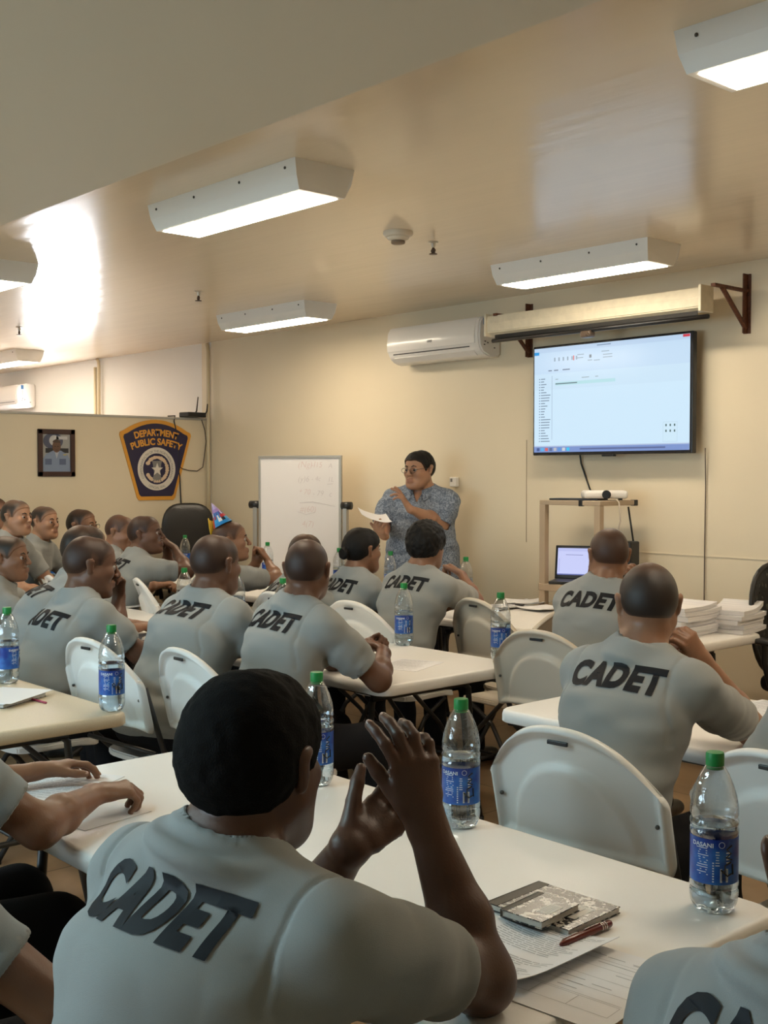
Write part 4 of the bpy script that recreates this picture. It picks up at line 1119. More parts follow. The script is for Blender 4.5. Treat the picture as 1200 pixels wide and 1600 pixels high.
# ============================================================ PAPERS AND NOTEBOOKS
M_PAPER = mat('white_paper', (0.82, 0.82, 0.84), 0.7)
M_PRINT = mat('grey_print_ink', (0.40, 0.40, 0.42), 0.7)
def sheet(cx, cy, rz, label, w=.216, h=.279, z=TZ, kind='lines', curl=0.0, name='paper_sheet', seed=1, th=.0012, tilt=None):
    bm = bmesh.new(); nx, ny = 10, 12; g = []
    def zc(x, y): return curl * (max(0, x / (w / 2)) ** 3 + .5 * max(0, -x / (w / 2)) ** 3) * .02 + curl * .01 * max(0, -y / (h / 2)) ** 3
    for lay in (0, 1):
        g.append([[bm.verts.new(((i / nx - .5) * w, (j / ny - .5) * h, zc((i / nx - .5) * w, (j / ny - .5) * h) + lay * th)) for i in range(nx + 1)] for j in range(ny + 1)])
    for j in range(ny):
        for i in range(nx):
            bm.faces.new((g[1][j][i], g[1][j][i + 1], g[1][j + 1][i + 1], g[1][j + 1][i])); bm.faces.new((g[0][j][i], g[0][j + 1][i], g[0][j + 1][i + 1], g[0][j][i + 1]))
    for i in range(nx): bm.faces.new((g[0][0][i], g[0][0][i + 1], g[1][0][i + 1], g[1][0][i])); bm.faces.new((g[0][ny][i + 1], g[0][ny][i], g[1][ny][i], g[1][ny][i + 1]))
    for j in range(ny): bm.faces.new((g[0][j + 1][0], g[0][j][0], g[1][j][0], g[1][j + 1][0])); bm.faces.new((g[0][j][nx], g[0][j + 1][nx], g[1][j + 1][nx], g[1][j][nx]))
    me = bpy.data.meshes.new(name); bm.to_mesh(me); bm.free()
    o = link(name, me, M_PAPER, None, True); me.set_sharp_from_angle(angle=math.radians(40))
    o.location = (cx, cy, z + .0006); o.rotation_euler = (0, 0, rz)
    if tilt: o.rotation_euler = (tilt[0], tilt[1], rz)
    tag(o, label, 'paper')
    rr = random.Random(seed); P = MB()
    def bar(x0, y0, x1, y1):
        k = max(1, int((x1 - x0) / .03)); 
        for i in range(k):
            a, c = x0 + (x1 - x0) * i / k, x0 + (x1 - x0) * (i + 1) / k
            e = th + .0004
            P.bm.faces.new([P.bm.verts.new(q) for q in ((a, y0, zc(a, y0) + e), (c, y0, zc(c, y0) + e), (c, y1, zc(c, y1) + e), (a, y1, zc(a, y1) + e))])
    W2, H2 = w / 2 - .018, h / 2 - .02
    if kind == 'lines':
        y = H2
        while y > -H2:
            L_ = rr.uniform(.7, 1) * 2 * W2 if rr.random() < .85 else rr.uniform(.2, .5) * 2 * W2
            x = -W2
            while x < -W2 + L_ - .01:
                wl_ = rr.uniform(.008, .03); bar(x, y, min(x + wl_, W2), y + .0022); x += wl_ + .003
            y -= .0075 if rr.random() < .88 else .016
    elif kind == 'form':
        for y in (H2 - .03, H2 - .06, H2 - .10, -.02, -.05): bar(-W2, y, W2, y + .0008)
        for y in (-.055, -.095): bar(-W2, y, W2, y + .0008)
        for x in (-W2, -W2 + .07, -W2 + .14, W2): bar(x - .0004, -.095, x + .0004, -.055)
        for i in range(14):
            x = rr.uniform(-W2, W2 - .06); y = rr.uniform(-.04, H2); bar(x, y, x + rr.uniform(.03, .06), y + .0018)
    P.build('print', M_PRINT, o)
    return o
# papers right of the man in the foreground
pa = onz(905, 1530, TZ); sheet(pa.x, pa.y, math.radians(7), 'printed form lying under the curled sheet on the front table', kind='form', seed=5, w=.25, h=.279)
pb = onz(800, 1490, TZ); sheet(pb.x + .01, pb.y + .01, math.radians(2), 'printed page with a raised corner beside the notebooks', kind='lines', curl=.9, seed=8, z=TZ + .003)
# composition notebooks
def marble():
    m = bpy.data.materials.new('marbled_cover'); m.use_nodes = True; nt = m.node_tree; b = nt.nodes['Principled BSDF']
    tc = nt.nodes.new('ShaderNodeTexCoord'); n = nt.nodes.new('ShaderNodeTexNoise'); n.inputs['Scale'].default_value = 62; n.inputs['Detail'].default_value = 3; n.inputs['Distortion'].default_value = 1.2
    cr = nt.nodes.new('ShaderNodeValToRGB'); cr.color_ramp.interpolation = 'CONSTANT'; cr.color_ramp.elements[0].color = (.012, .012, .014, 1); cr.color_ramp.elements[1].position = .55; cr.color_ramp.elements[1].color = (.50, .46, .40, 1)
    nt.links.new(tc.outputs['Object'], n.inputs['Vector']); nt.links.new(n.outputs['Fac'], cr.inputs['Fac']); nt.links.new(cr.outputs['Color'], b.inputs['Base Color']); b.inputs['Roughness'].default_value = .22
    return m
M_MARB = marble(); M_TAPE = mat('dark_spine_tape', (0.035, 0.025, 0.012), 0.4); M_PAGES = mat('page_edges', (0.62, 0.58, 0.52), 0.8, bump=.3, scale=400)
def notebook(cx, cy, rz, w, h, th, z, label):
    t = thing('notebook', label, 'notebook', (cx, cy, z), rz)
    MB().box((-w / 2 + .003, -h / 2 + .002, .0018), (w / 2 - .002, h / 2 - .002, th - .0015)).build('pages', M_PAGES, t)
    q = MB(); q.box((-w / 2, -h / 2, th - .0018), (w / 2, h / 2, th), .0006); q.box((-w / 2, -h / 2, 0), (w / 2, h / 2, .0018), .0006); q.build('cover', M_MARB, t)
    q = MB(); q.box((-w / 2 - .0012, -h / 2, .0), (-w / 2 + .003, h / 2, th + .0006), .0008); q.box((-w / 2, -h / 2, th), (-w / 2 + .026 * w / .19, h / 2, th + .0006)); q.build('spine_tape', M_TAPE, t)
    q = MB(); q.box((w * .08, -h * .20, th), (w * .38, h * .20, th + .0005)); q.build('title_panel', mat('panel_paper', (0.66, 0.63, 0.58), 0.4), t)
    q = MB()
    for i in range(4): q.box((w * (.13 + .055 * i), -h * .15, th + .0005), (w * (.136 + .055 * i), h * .15, th + .0008))
    q.build('panel_lines', M_PRINT, t)
# corners of the large notebook in the photograph: (760,1407) (845,1378) (975,1418) (893,1462)
c4 = [onz(x, y, TZ + .012) for x, y in ((752, 1408), (848, 1379), (976, 1419), (884, 1457))]
cen = sum(c4, Vector()) / 4; e1 = (c4[2] - c4[1]); 
notebook(cen.x, cen.y, math.atan2(e1.y, e1.x), e1.length * 1.0, (c4[1] - c4[0]).length * .98, .013, TZ + .001, 'large black and white marbled composition notebook on the front table')
c5 = [onz(x, y, TZ + .028) for x, y in ((782, 1423), (845, 1394), (903, 1411), (846, 1442))]
cen = sum(c5, Vector()) / 4; e1 = (c5[2] - c5[1])
notebook(cen.x, cen.y, math.atan2(e1.y, e1.x), e1.length * 1.1, (c5[1] - c5[0]).length * .95, .014, TZ + .0150, 'small marbled notebook lying on top of the large one')
# pen beside the notebook
a = onz(902, 1466, TZ + .007); b_ = onz(953, 1444, TZ + .007); dv = (a - b_).normalized()
t = thing('pen', 'dark red pen lying against the edge of the large notebook', 'pen', (b_.x, b_.y, TZ + .0085), math.atan2(dv.y, dv.x))
MP = mat('dark_red_plastic', (0.13, 0.018, 0.012), 0.25)
q = MB(); q.tube([(0, 0, 0), (.004, 0, 0), (.13, 0, 0), (.142, 0, 0)], [.0062, .0075, .0075, .003], 16); q.build('barrel', MP, t, angle=40)
q = MB()
for i in range(3): q.tube([(.016 + i * .006, 0, 0), (.0185 + i * .006, 0, 0)], .0078, 16)
q.build('silver_bands', mat('silver', (0.7, 0.7, 0.7), 0.25, 0.9), t, angle=40)
q = MB(); q.box((.03, -.0015, .0075), (.075, .0015, .0095), .0005); q.build('clip', MP, t)
# paper under the hands at the left of the front table
p = onz(95, 1228, TZ); sheet(p.x, p.y, math.radians(28), 'printed page under the hands of the cadet at the left edge', curl=0, seed=3)
p = onz(160, 1266, TZ); sheet(p.x + .02, p.y - .03, math.radians(10), 'white sheet partly under the forearm on the front table', kind='none', seed=4, w=.18, h=.20)
p = onz(632, 1040, TZ); sheet(p.x, p.y + .02, math.radians(20), 'printed page on the middle table beside the clasped hands', kind='lines', seed=11)
p = onz(15, 1098, TZ); 
for i, (dx_, dy_, l) in enumerate(((0, 0, 'lower sheet of the paper pile on the beige table'), (.012, .01, 'top sheet of the paper pile on the beige table'))): sheet(p.x + dx_ - .06, p.y + dy_ + .0, math.radians(30 + 3 * i), l, kind='none', z=TZ + .016 + .0022 * i, seed=i)
notebook(p.x - .05, p.y, math.radians(28), .19, .245, .014, TZ + .001, 'dark notebook under the papers on the beige table')
q = MB(); a = onz(52, 1093, TZ + .004); c = onz(72, 1098, TZ + .004); q.tube([a - (c - a) * 2, c], .004, 10); o = q.build('pen', mat('pink_pen', (0.45, 0.05, 0.10), 0.3), None, True); tag(o, 'pink pen sticking out beyond the papers on the beige table', 'pen')
p = onz(40, 912, TZ); sheet(p.x, p.y, .3, 'white paper on the back left table in front of the bottle', kind='none')
p = onz(1190, 1110, TZ); sheet(p.x + .02, p.y, math.radians(-4), 'printed page on the right table beside the elbow', seed=21, w=.26, h=.33)
p = onz(210, 945, TZ); sheet(p.x, p.y, .2, 'open paper on the left table in front of the cadet touching his face', kind='none')
# loose papers on the back table, left of the seated cadet
for i, (a, b__, r) in enumerate(((762, 953, 10), (800, 949, -12), (835, 944, 20), (852, 953, 0), (815, 943, 40))):
    p = onz(a, b__, TZ); sheet(p.x, p.y, math.radians(r), ['leftmost white sheet on the back table', 'white sheet beside a dark clip on the back table', 'curled sheet in the loose papers on the back table', 'white sheet nearest the seated cadet on the back table', 'tilted sheet on the far side of the back table'][i], kind='lines' if i == 1 else 'none', curl=.5 + .4 * (i == 2), z=TZ + .0022 * i + .002, seed=i + 30)
p = onz(812, 950, TZ); o = MB().box((-.03, -.012, 0), (.03, .012, .012), .003).build('binder_clip', M_BLACK); o.location = (p.x, p.y, TZ + .014); tag(o, 'black binder clip on the loose papers of the back table', 'clip')
# stacks of stapled packets at the right end of the back table
def packet(cx, cy, rz, w, h, th, z, bend, label, seed=0):
    rr = random.Random(seed); bm = bmesh.new(); nx = 14; layers = 2
    def zc(s): return bend * max(0, (s - .45) / .55) ** 2
    vs = [[[bm.verts.new(((i / nx - .5) * w, (j - .5) * h + rr.uniform(-.001, .001), zc(i / nx) + k * th)) for i in range(nx + 1)] for j in (0, 1)] for k in (0, 1)]
    for i in range(nx):
        bm.faces.new((vs[1][0][i], vs[1][0][i + 1], vs[1][1][i + 1], vs[1][1][i])); bm.faces.new((vs[0][0][i], vs[0][1][i], vs[0][1][i + 1], vs[0][0][i + 1]))
        bm.faces.new((vs[0][0][i], vs[0][0][i + 1], vs[1][0][i + 1], vs[1][0][i])); bm.faces.new((vs[0][1][i + 1], vs[0][1][i], vs[1][1][i], vs[1][1][i + 1]))
    bm.faces.new((vs[0][0][0], vs[1][0][0], vs[1][1][0], vs[0][1][0])); bm.faces.new((vs[0][0][nx], vs[0][1][nx], vs[1][1][nx], vs[1][0][nx]))
    me = bpy.data.meshes.new('paper_packet'); bm.to_mesh(me); bm.free(); o = link('paper_packet', me, M_PACK); o.location = (cx, cy, z); o.rotation_euler = (0, 0, rz)
    tag(o, label, 'paper', 'stapled paper packets on the back table'); return o
M_PACK = bpy.data.materials.new('stacked_paper'); M_PACK.use_nodes = True; nt = M_PACK.node_tree; b = nt.nodes['Principled BSDF']; b.inputs['Roughness'].default_value = .75
tc = nt.nodes.new('ShaderNodeTexCoord'); mp = nt.nodes.new('ShaderNodeMapping'); mp.inputs['Scale'].default_value = (.5, .5, 420); n = nt.nodes.new('ShaderNodeTexNoise'); n.inputs['Scale'].default_value = 1; n.inputs['Detail'].default_value = 1
cr = nt.nodes.new('ShaderNodeValToRGB'); cr.color_ramp.elements[0].position = .3; cr.color_ramp.elements[0].color = (.56, .56, .60, 1); cr.color_ramp.elements[1].position = .6; cr.color_ramp.elements[1].color = (.82, .80, .80, 1)
nt.links.new(tc.outputs['Object'], mp.inputs[0]); nt.links.new(mp.outputs[0], n.inputs['Vector']); nt.links.new(n.outputs['Fac'], cr.inputs[0]); nt.links.new(cr.outputs[0], b.inputs['Base Color'])
p = onz(1105, 990, TZ)
names = ['lowest', 'second lowest', 'third from the bottom', 'fourth from the bottom', 'fifth from the bottom', 'topmost']
z = TZ + .001
for i in range(6):
    th = (.022, .024, .026, .024, .022, .020)[i]
    packet(p.x - .10 + .012 * math.sin(i * 2.3), p.y - .06 + .01 * math.cos(i * 1.7), math.radians(88 + 4 * math.sin(i * 3)), .30, .23, th, z, .012 + .004 * (i > 3), names[i] + ' paper packet of the left pile on the back table', i)
    z += th + .0012
z = TZ + .001
for i in range(5):
    th = (.020, .024, .024, .022, .024)[i]
    packet(p.x + .03 + .01 * math.cos(i * 2.1), p.y + .20 + .01 * math.sin(i * 1.9), math.radians(95 + 5 * math.sin(i * 2)), .27, .22, th, z, .010 + .022 * (i == 4), (names[:4] + names[5:])[i] + ' paper packet of the right pile on the back table', i + 20)
    z += th + .0012
# ============================================================ PEOPLE
def skin(name, c):
    return mat_attr('skin_' + name, c, 0.42, other=(c[0] * 0.62, c[1] * .42, c[2] * .5), bump=0.15, scale=260, sss=0.12, spec=0.45)
SK = dict(deep=(0.085, 0.036, 0.020), dark=(0.135, 0.062, 0.036), brown=(0.22, 0.105, 0.058), tan=(0.27, 0.135, 0.078), light=(0.37, 0.195, 0.115))
M_SHIRT = mat('grey_knit_shirt', (0.28, 0.290, 0.280), 0.85, bump=0.25, scale=900, var=0.03, sheen=0.25, spec=0.2)
M_LETTER = mat('black_flock_print', (0.006, 0.007, 0.010), 0.62, spec=0.25)
M_TROU = mat('black_trousers', (0.010, 0.010, 0.012), 0.85, bump=0.2, scale=300, spec=0.2)
M_SHOE = mat('black_boots', (0.012, 0.011, 0.01), 0.4)
M_EYE = mat('eye_white', (0.34, 0.29, 0.26), 0.3); M_IRIS = mat('dark_iris', (0.02, 0.012, 0.008), 0.2)
M_BROW = mat('dark_brow', (0.018, 0.012, 0.009), 0.8)
_cu = text_mesh('CADET', 1.0, 0.055, 1.0, spacing=1.10)
xs_ = [v.co.x for v in _cu.verts]; ys_ = [v.co.y for v in _cu.verts]
_cx, _wx = (min(xs_) + max(xs_)) / 2, max(xs_) - min(xs_); _cy, _wy = (min(ys_) + max(ys_)) / 2, max(ys_) - min(ys_)
for v in _cu.verts: v.co = Vector(((v.co.x - _cx) / _wx, (v.co.y - _cy) / _wy, 0))
for v in _cu.verts: v.co.x *= .285; v.co.y *= .088
subdiv_long(_cu, .016)
CADET_CO = [v.co.copy() for v in _cu.verts]; CADET_F = [[v.index for v in f.verts] for f in _cu.faces] if _cu.verts.index_update() is None else None
_cu.free()

def unit(v): v = np.array(v, float); return v / (np.linalg.norm(v) + 1e-9)
def rotv(v, ax, a):
    ax = unit(ax); v = np.array(v, float); return v * math.cos(a) + np.cross(ax, v) * math.sin(a) + ax * (ax @ v) * (1 - math.cos(a))
def hand_prims(W, d, pn, side, curl=(20, 30, 20), spread=6, thumb=(35, 25), sc=1.0, tilt=None):
    """W wrist, d hand direction, pn direction the palm faces, side +1 right / -1 left"""
    d = unit(d); pn = unit(np.array(pn, float) - d * (unit(pn) @ d)); s = np.cross(d, pn) * side
    out = []; W = np.array(W, float); nails = []
    def P(x, y, z): return W + sc * (d * x + s * y + pn * z)
    out.append((P(-.01, 0, 0), P(.03, .002, 0), (.027 * sc, .019 * sc, .02 * sc), (.034 * sc, .017 * sc, .02 * sc), s, .02))
    out.append((P(.03, .002, 0), P(.080, .0, -.002), (.036 * sc, .0165 * sc, .015 * sc), (.040 * sc, .0135 * sc, .010 * sc), s, .012))
    cu = list(curl) if isinstance(curl[0], (list, tuple)) else [curl] * 4
    for i, (off, ln, bx) in enumerate(((.029, .074, .086), (.010, .082, .090), (-.0095, .076, .087), (-.028, .060, .079))):
        p = P(bx, off, -.003); r = (.0098, .0100, .0096, .0084)[i] * sc
        base = rotv(d, pn, math.radians((1.5 - i) * spread) * side * -1)
        if (rotv(d, pn, .1) - d) @ s > 0: base = rotv(d, pn, math.radians((1.5 - i) * spread))
        else: base = rotv(d, pn, -math.radians((1.5 - i) * spread))
        ang = 0; ax = np.cross(base, pn)
        for j, fr in enumerate((.45, .30, .25)):
            ang += cu[i][j]; dr = rotv(base, ax, math.radians(ang)); q = p + dr * ln * fr * sc
            out.append((p, q, r * (1.0 - .06 * j), r * (.94 - .07 * j), None, .004 if j else .009)); p = q
        nails.append((p, dr, rotv(dr, ax, -math.pi / 2)))
    # thumb leaves the side of the palm near its base
    a0, a1 = thumb
    p = P(.022, .024, .004); dr = unit(d * math.cos(math.radians(a0)) + s * math.sin(math.radians(a0)) + pn * .25)
    q = p + dr * .036 * sc; out.append((p, q, .0155 * sc, .0125 * sc, None, .012)); p = q
    dr2 = unit(dr + d * math.tan(math.radians(a1)) * .6); q = p + dr2 * .030 * sc; out.append((p, q, .0120 * sc, .0112 * sc, None, .004)); p = q
    q = p + unit(dr2 + d * .1) * .024 * sc; out.append((p, q, .0112 * sc, .0090 * sc, None, .004))
    nails.append((q, dr2, -pn * .5 + s * .5))
    return out, nails

def lerp(a, b, t): return [a[i] + (b[i] - a[i]) * t for i in range(3)]

def person(label, head, cw=0, hcw=0, pitch=0, roll=0, tone='brown', hair='buzz', bulk=1.0, lean=.17, arms='table', res=.0075, face=False,
           chair_kind='white', headscale=1.0, name_cat='person', stand=False, shirt=None, text=True, extras=(), group=None, hcol=None, chair_label=None, shw=1.0,
           chair_back=0.0, chair_dx=0.0, nose=1.0, text_dz=0.0, legdir=0, pos_world=None, neckdrop=0.0):
    H = Vector(pos_world) if pos_world is not None else at(*head)
    rz = -math.radians(cw); Rz = Matrix.Rotation(rz, 3, 'Z'); Ri = Rz.inverted()
    hy = lean + .055
    org = Vector((H.x, H.y, 0)) - Rz @ Vector((0, hy, 0))
    def loc(w): return np.array(Ri @ (Vector(w) - org))
    hz = H.z; headscale = headscale * 1.09; nb = hz - .130 - neckdrop; ny = hy - .045; S = bulk
    pz = .53 if not stand else .98
    ph = nb - pz
    y1, y2, y3 = ny * .22, ny * .62, ny * .92
    z1, z2, z3 = pz + ph * .30, nb - .17, nb - .075
    shx = .172 * shw * (0.6 + .4 * S); shz = nb - .088; shy = y3 + .01
    HS = headscale
    Rh = Matrix.Rotation(-math.radians(hcw - cw), 3, 'Z') @ Matrix.Rotation(-math.radians(pitch), 3, 'X') @ Matrix.Rotation(math.radians(roll), 3, 'Y')
    HC_ = np.array((0, hy, hz)); Rn = np.array(Rh)
    def hp(v): return HC_ + Rn @ (np.array(v, float) * HS)
    def hv(v): return Rn @ np.array(v, float)
    # ---- arms
    def preset(a, s):
        if a == 'table':
            E = np.array((s * (shx + .05), shy + .17, max(TZ + .045, shz - .24))); Wp = np.array((s * .05, shy + .33, TZ + .045)); return E, Wp, unit((-s * .6, .8, 0)), (0, 0, -1), ((30, 40, 30), 4, (20, 20))
        if a == 'lap':
            E = np.array((s * (shx + .07), shy + .04, shz - .28)); Wp = np.array((s * .12, shy + .25, shz - .37)); return E, Wp, unit((-s * .4, .8, -.2)), (0, 0, -1), ((25, 30, 20), 4, (25, 20))
        if a == 'clasp':
            E = np.array((s * (shx + .05), shy + .19, TZ + .045)); Wp = np.array((s * .045, shy + .33, TZ + .11)); return E, Wp, unit((-s * .7, .5, .45)), (-s * .5, -.4, -.5), ((50, 60, 40), 2, (20, 30))
        if a == 'chin':
            E = np.array((s * (shx + .02), shy + .22, TZ + .045)); Wp = np.array(hp((s * .035, .125, -.125))); return E, Wp, unit((-s * .5, -.1, .9)), (-s * .3, -.9, .1), ((60, 70, 50), 2, (20, 30))
        if a == 'raised':
            E = np.array((s * (shx + .05), shy + .20, TZ + .045)); Wp = np.array((s * .05, shy + .34, TZ + .24)); return E, Wp, unit((-s * .6, .1, .8)), (-s * .8, -.4, 0), ((50, 60, 40), 2, (20, 30))
    A = {}
    for s, key in ((1, 'R'), (-1, 'L')):
        a = arms if isinstance(arms, str) else arms[key]
        if isinstance(a, str): A[s] = preset(a, s)
        else:
            E, Wp, T, pn, hs = a
            E, Wp, T = loc(E), loc(Wp), loc(T); pn = np.array(Ri @ Vector(pn)); A[s] = (E, Wp, unit(T - Wp), pn, hs)
    SH = {s: np.array((s * shx, shy, shz)) for s in (1, -1)}
    # ---- bounds and axes
    pts = [HC_ + o for o in ((.13, .15, .16), (-.13, -.14, -.14))] + [np.array((.26 * S + .02, .16 * S + y1, 0)), np.array((-.26 * S - .02, -.17 * S, 0))]
    for s in (1, -1): pts += [SH[s] + s * np.array((.09, 0, 0)), A[s][0] + .07, A[s][0] - .07, A[s][1] + .06, A[s][1] - .06, A[s][1] + A[s][2] * .20 + .03, A[s][1] + A[s][2] * .2 - .03]
    if not stand: pts += [np.array((.2, .70, 0)), np.array((-.2, .62, 0))]
    pts = np.array(pts); lo = pts.min(0) - .03; hi = pts.max(0) + .03; lo[2] = -.02
    zcut = .60 if not stand else .85
    fz = [(zcut, hi[2], res)]
    xs, ys, zs = axis(lo[0], hi[0], res), axis(lo[1], hi[1], res if hi[1] - lo[1] < 1.2 else res), axis(lo[2], hi[2], .02, fz)
    # ---- body
    B = Field(xs, ys, zs)
    def torso(F, g=0.0, k=.05):
        F.cap((0, 0, pz), (0, y1, z1), (.165 * S + g, .120 * S + g, .10 + g), (.155 * S + g, .112 * S + g, .10 + g), (1, 0, 0), k)
        F.cap((0, y1, z1), (0, y2, z2), (.152 * S + g, .110 * S + g, .10 + g), (.168 * S + g, .110 * S + g, .10 + g), (1, 0, 0), k)
        F.cap((0, y2, z2), (0, y3, z3), (.165 * S + g, .108 * S + g, .09 + g), (.135 * S + g, .080 + g, .05 + g), (1, 0, 0), k)
        if S > 1.12: F.cap((0, y1 + .06 * S, z1 + .02), (0, y2 + .03, z2 - .04), (.13 * S + g, .10 * S + g, .10), (.12 * S + g, .09 * S, .08), (1, 0, 0), k)
        for s in (1, -1):
            F.cap((s * .03, y3 + .01, z3 + .015), (s * (shx - .02), shy, shz + .004), .058 + g, .050 + g, None, k)
            F.cap((s * .030, ny - .012, nb + .012), (s * .120, y3, nb - .050), .044 + g * .7, .044 + g * .8, None, k)
            F.cap((s * .085, y3 - .025, z3 - .03), (s * .085, y2 - .02, z2 - .02), (.06 + g, .06 + g, .06), (.05 + g, .05 + g, .05), None, k)
    torso(B)
    thigh = []
    if not stand:
        kx = .13; ky = .44
        for s in (1, -1):
            thigh += [((s * .085, .02, .505), (s * kx, ky, .50), .085, .062, .05), ((s * kx, ky, .50), (s * (kx + .01), ky + .02 + legdir, .10), .058, .040, .03), ((s * (kx + .01), ky + .01 + legdir, .055), (s * (kx + .02), ky + .15 + legdir, .035), .038, .032, .02)]
    else:
        for s in (1, -1): thigh += [((s * .10, 0, .93), (s * .12, .02, .50), .105, .07, .05), ((s * .12, .02, .50), (s * .13, 0, .09), .065, .042, .03), ((s * .13, -.01, .05), (s * .15, .15, .035), .038, .032, .02)]
    for a, b_, r1, r2, k in thigh: B.cap(a, b_, r1, r2, None, k)
    # neck
    nk = hp((0, -.022, -.055))
    B.cap((0, ny - .015, nb - .03), nk, (.068 * (.5 + .5 * S), .064, .05), (.062 * (.7 + .3 * S), .064, .05), (1, 0, 0), .03)
    def cranium(F, g=0.0, k=.02):
        F.cap(hp((0, -.020, .028)), hp((0, .015, .030)), np.array((.0735, .082, .082)) * HS + g, np.array((.070, .076, .075)) * HS + g, hv((0, 0, 1)) if False else hv((1, 0, 0)), k)
        F.cap(hp((0, -.045, .010)), hp((0, -.045, .010)), np.array((.064, .056, .058)) * HS + g, None, hv((1, 0, 0)), k)
    cranium(B)
    B.cap(hp((0, .025, -.015)), hp((0, .042, -.078)), np.array((.062, .058, .05)) * HS, np.array((.040, .040, .03)) * HS, hv((1, 0, 0)), .02)
    for s in (1, -1):
        B.cap(hp((s * .050, -.003, -.040)), hp((s * .018, .066, -.094)), .019 * HS, .019 * HS, None, .03)
        B.cap(hp((s * .040, .062, -.018)), hp((s * .040, .062, -.018)), .024 * HS, None, None, .015)
    B.cap(hp((0, .080, -.098)), hp((0, .080, -.098)), .018 * HS, None, None, .014)
    for s in (1, -1):
        B.cap(hp((s * .036, .028, -.035)), hp((s * .024, .052, -.078)), .035 * HS, .030 * HS, None, .03)
        B.cap(hp((s * .030, .000, -.040)), hp((s * .022, .035, -.080)), .034 * HS, .030 * HS, None, .03)
    if face or True:
        B.cap(hp((-.030, .080, .022)), hp((.030, .080, .022)), .0105 * HS, None, None, .012)
        for s in (1, -1): B.cap(hp((s * .031, .104, .004)), hp((s * .031, .104, .004)), np.array((.017, .017, .011)) * HS, None, hv((1, 0, 0)), .008, True)
        B.cap(hp((0, .090, .012)), hp((0, .110 * nose if nose > 1 else .110, -.024)), .0075 * HS, .0115 * HS, None, .007)
        for s in (1, -1): B.cap(hp((s * .012, .100, -.028)), hp((s * .012, .100, -.028)), .0085 * HS, None, None, .005)
        B.cap(hp((0, .084, -.056)), hp((0, .084, -.066)), np.array((.028, .016, .012)) * HS, None, hv((1, 0, 0)), .01)
        B.cap(hp((-.018, .094, -.0535)), hp((.018, .094, -.0535)), .0060 * HS, None, None, .005)
        B.cap(hp((-.015, .094, -.0665)), hp((.015, .094, -.0665)), .0068 * HS, None, None, .005)
        B.cap(hp((-.020, .1055, -.0600)), hp((.020, .1055, -.0600)), .0035 * HS, None, None, .003, True)
    for s in (1, -1):
        e0, e1 = hp((s * .0765, -.012, -.018)), hp((s * .0815, -.018, .018))
        B.cap(e0, e1, np.array((.0065, .010, .010)) * HS, np.array((.0075, .0175, .014)) * HS, hv((1, 0, -.15 * s)), .006)
        B.cap(hp((s * .089, -.006, .006)), hp((s * .089, -.006, .006)), np.array((.007, .009, .014)) * HS, None, hv((1, 0, 0)), .004, True)
    # arms and hands
    nails = []; hand_lo = []
    for s in (1, -1):
        E, Wp, hd, pn, hs = A[s]; sh = SH[s]; aS = .55 + .45 * S
        B.cap(sh, lerp(sh, E, .45), .056 * aS, .052 * aS, None, .03)
        B.cap(lerp(sh, E, .45), E, .052 * aS, .042 * aS, None, .02)
        B.cap(E, lerp(E, Wp, .35), .042 * aS, .044 * aS, None, .035)
        B.cap(lerp(E, Wp, .35), Wp, (.045 * aS, .043 * aS, .03), (.030 * (.7 + .3 * aS), .020 * (.7 + .3 * aS), .02), np.cross(hd, pn), .02)
        if hs is None: continue
        cu, sp, th = hs
        pr, nl = hand_prims(Wp, hd, pn, s, cu, sp, th, (1.0 if S < 1.2 else 1.10))
        for a, b_, ra, rb, u, k in pr: B.cap(a, b_, ra, rb, u, k)
        nails += nl
    me, V = B.mesh('person')
    # tint: lips and knuckle creases
    hloc = (V - HC_) @ Rn / HS
    lips = np.clip(1 - np.maximum(np.abs(hloc[:, 0]) / .024, np.abs(hloc[:, 2] + .060) / .0135), 0, 1) * (hloc[:, 1] > .085)
    cr_ = np.zeros(len(V))
    set_attr(me, 'tint', np.clip(lips * 3, 0, .55) + cr_)
    sk = skin(tone, SK[tone])
    body = link('person', me, sk); body.location = org; body.rotation_euler = (0, 0, rz)
    tag(body, label, name_cat, group)
    # ---- hair
    if hair:
        T = dict(buzz=.0016, fade=.005, short=.011, black=.020, bun=.012, neat=.010)[hair]
        hl, hh = hp((0, 0, 0)) - .155, hp((0, 0, 0)) + .165
        r2 = min(res, .006)
        F = Field(axis(hl[0], hh[0], r2), axis(hl[1], hh[1], r2), axis(hl[2], hh[2], r2))
        cranium(F, T)
        if hair == 'buzz' and False: pass
        if hair == 'black':
            F.cap(hp((0, -.02, .075)), hp((0, .045, .070)), np.array((.055, .05, .035)), None, hv((1, 0, 0)), .03)
            F.cap(hp((0, -.06, -.03)), hp((0, -.045, -.06)), np.array((.060, .040, .02)), np.array((.045, .03, .02)), hv((1, 0, 0)), .02)
        if hair == 'bun': 
            F.cap(hp((0, -.125, -.015)), hp((0, -.125, -.015)), np.array((.036, .026, .034)), None, hv((1, 0, 0)), .006)
        X = F.x[:, None, None] - HC_[0]; Yy = F.y[None, :, None] - HC_[1]; Z = F.z[None, None, :] - HC_[2]
        q = [(X * Rn[0, i] + Yy * Rn[1, i] + Z * Rn[2, i]) / HS for i in range(3)]
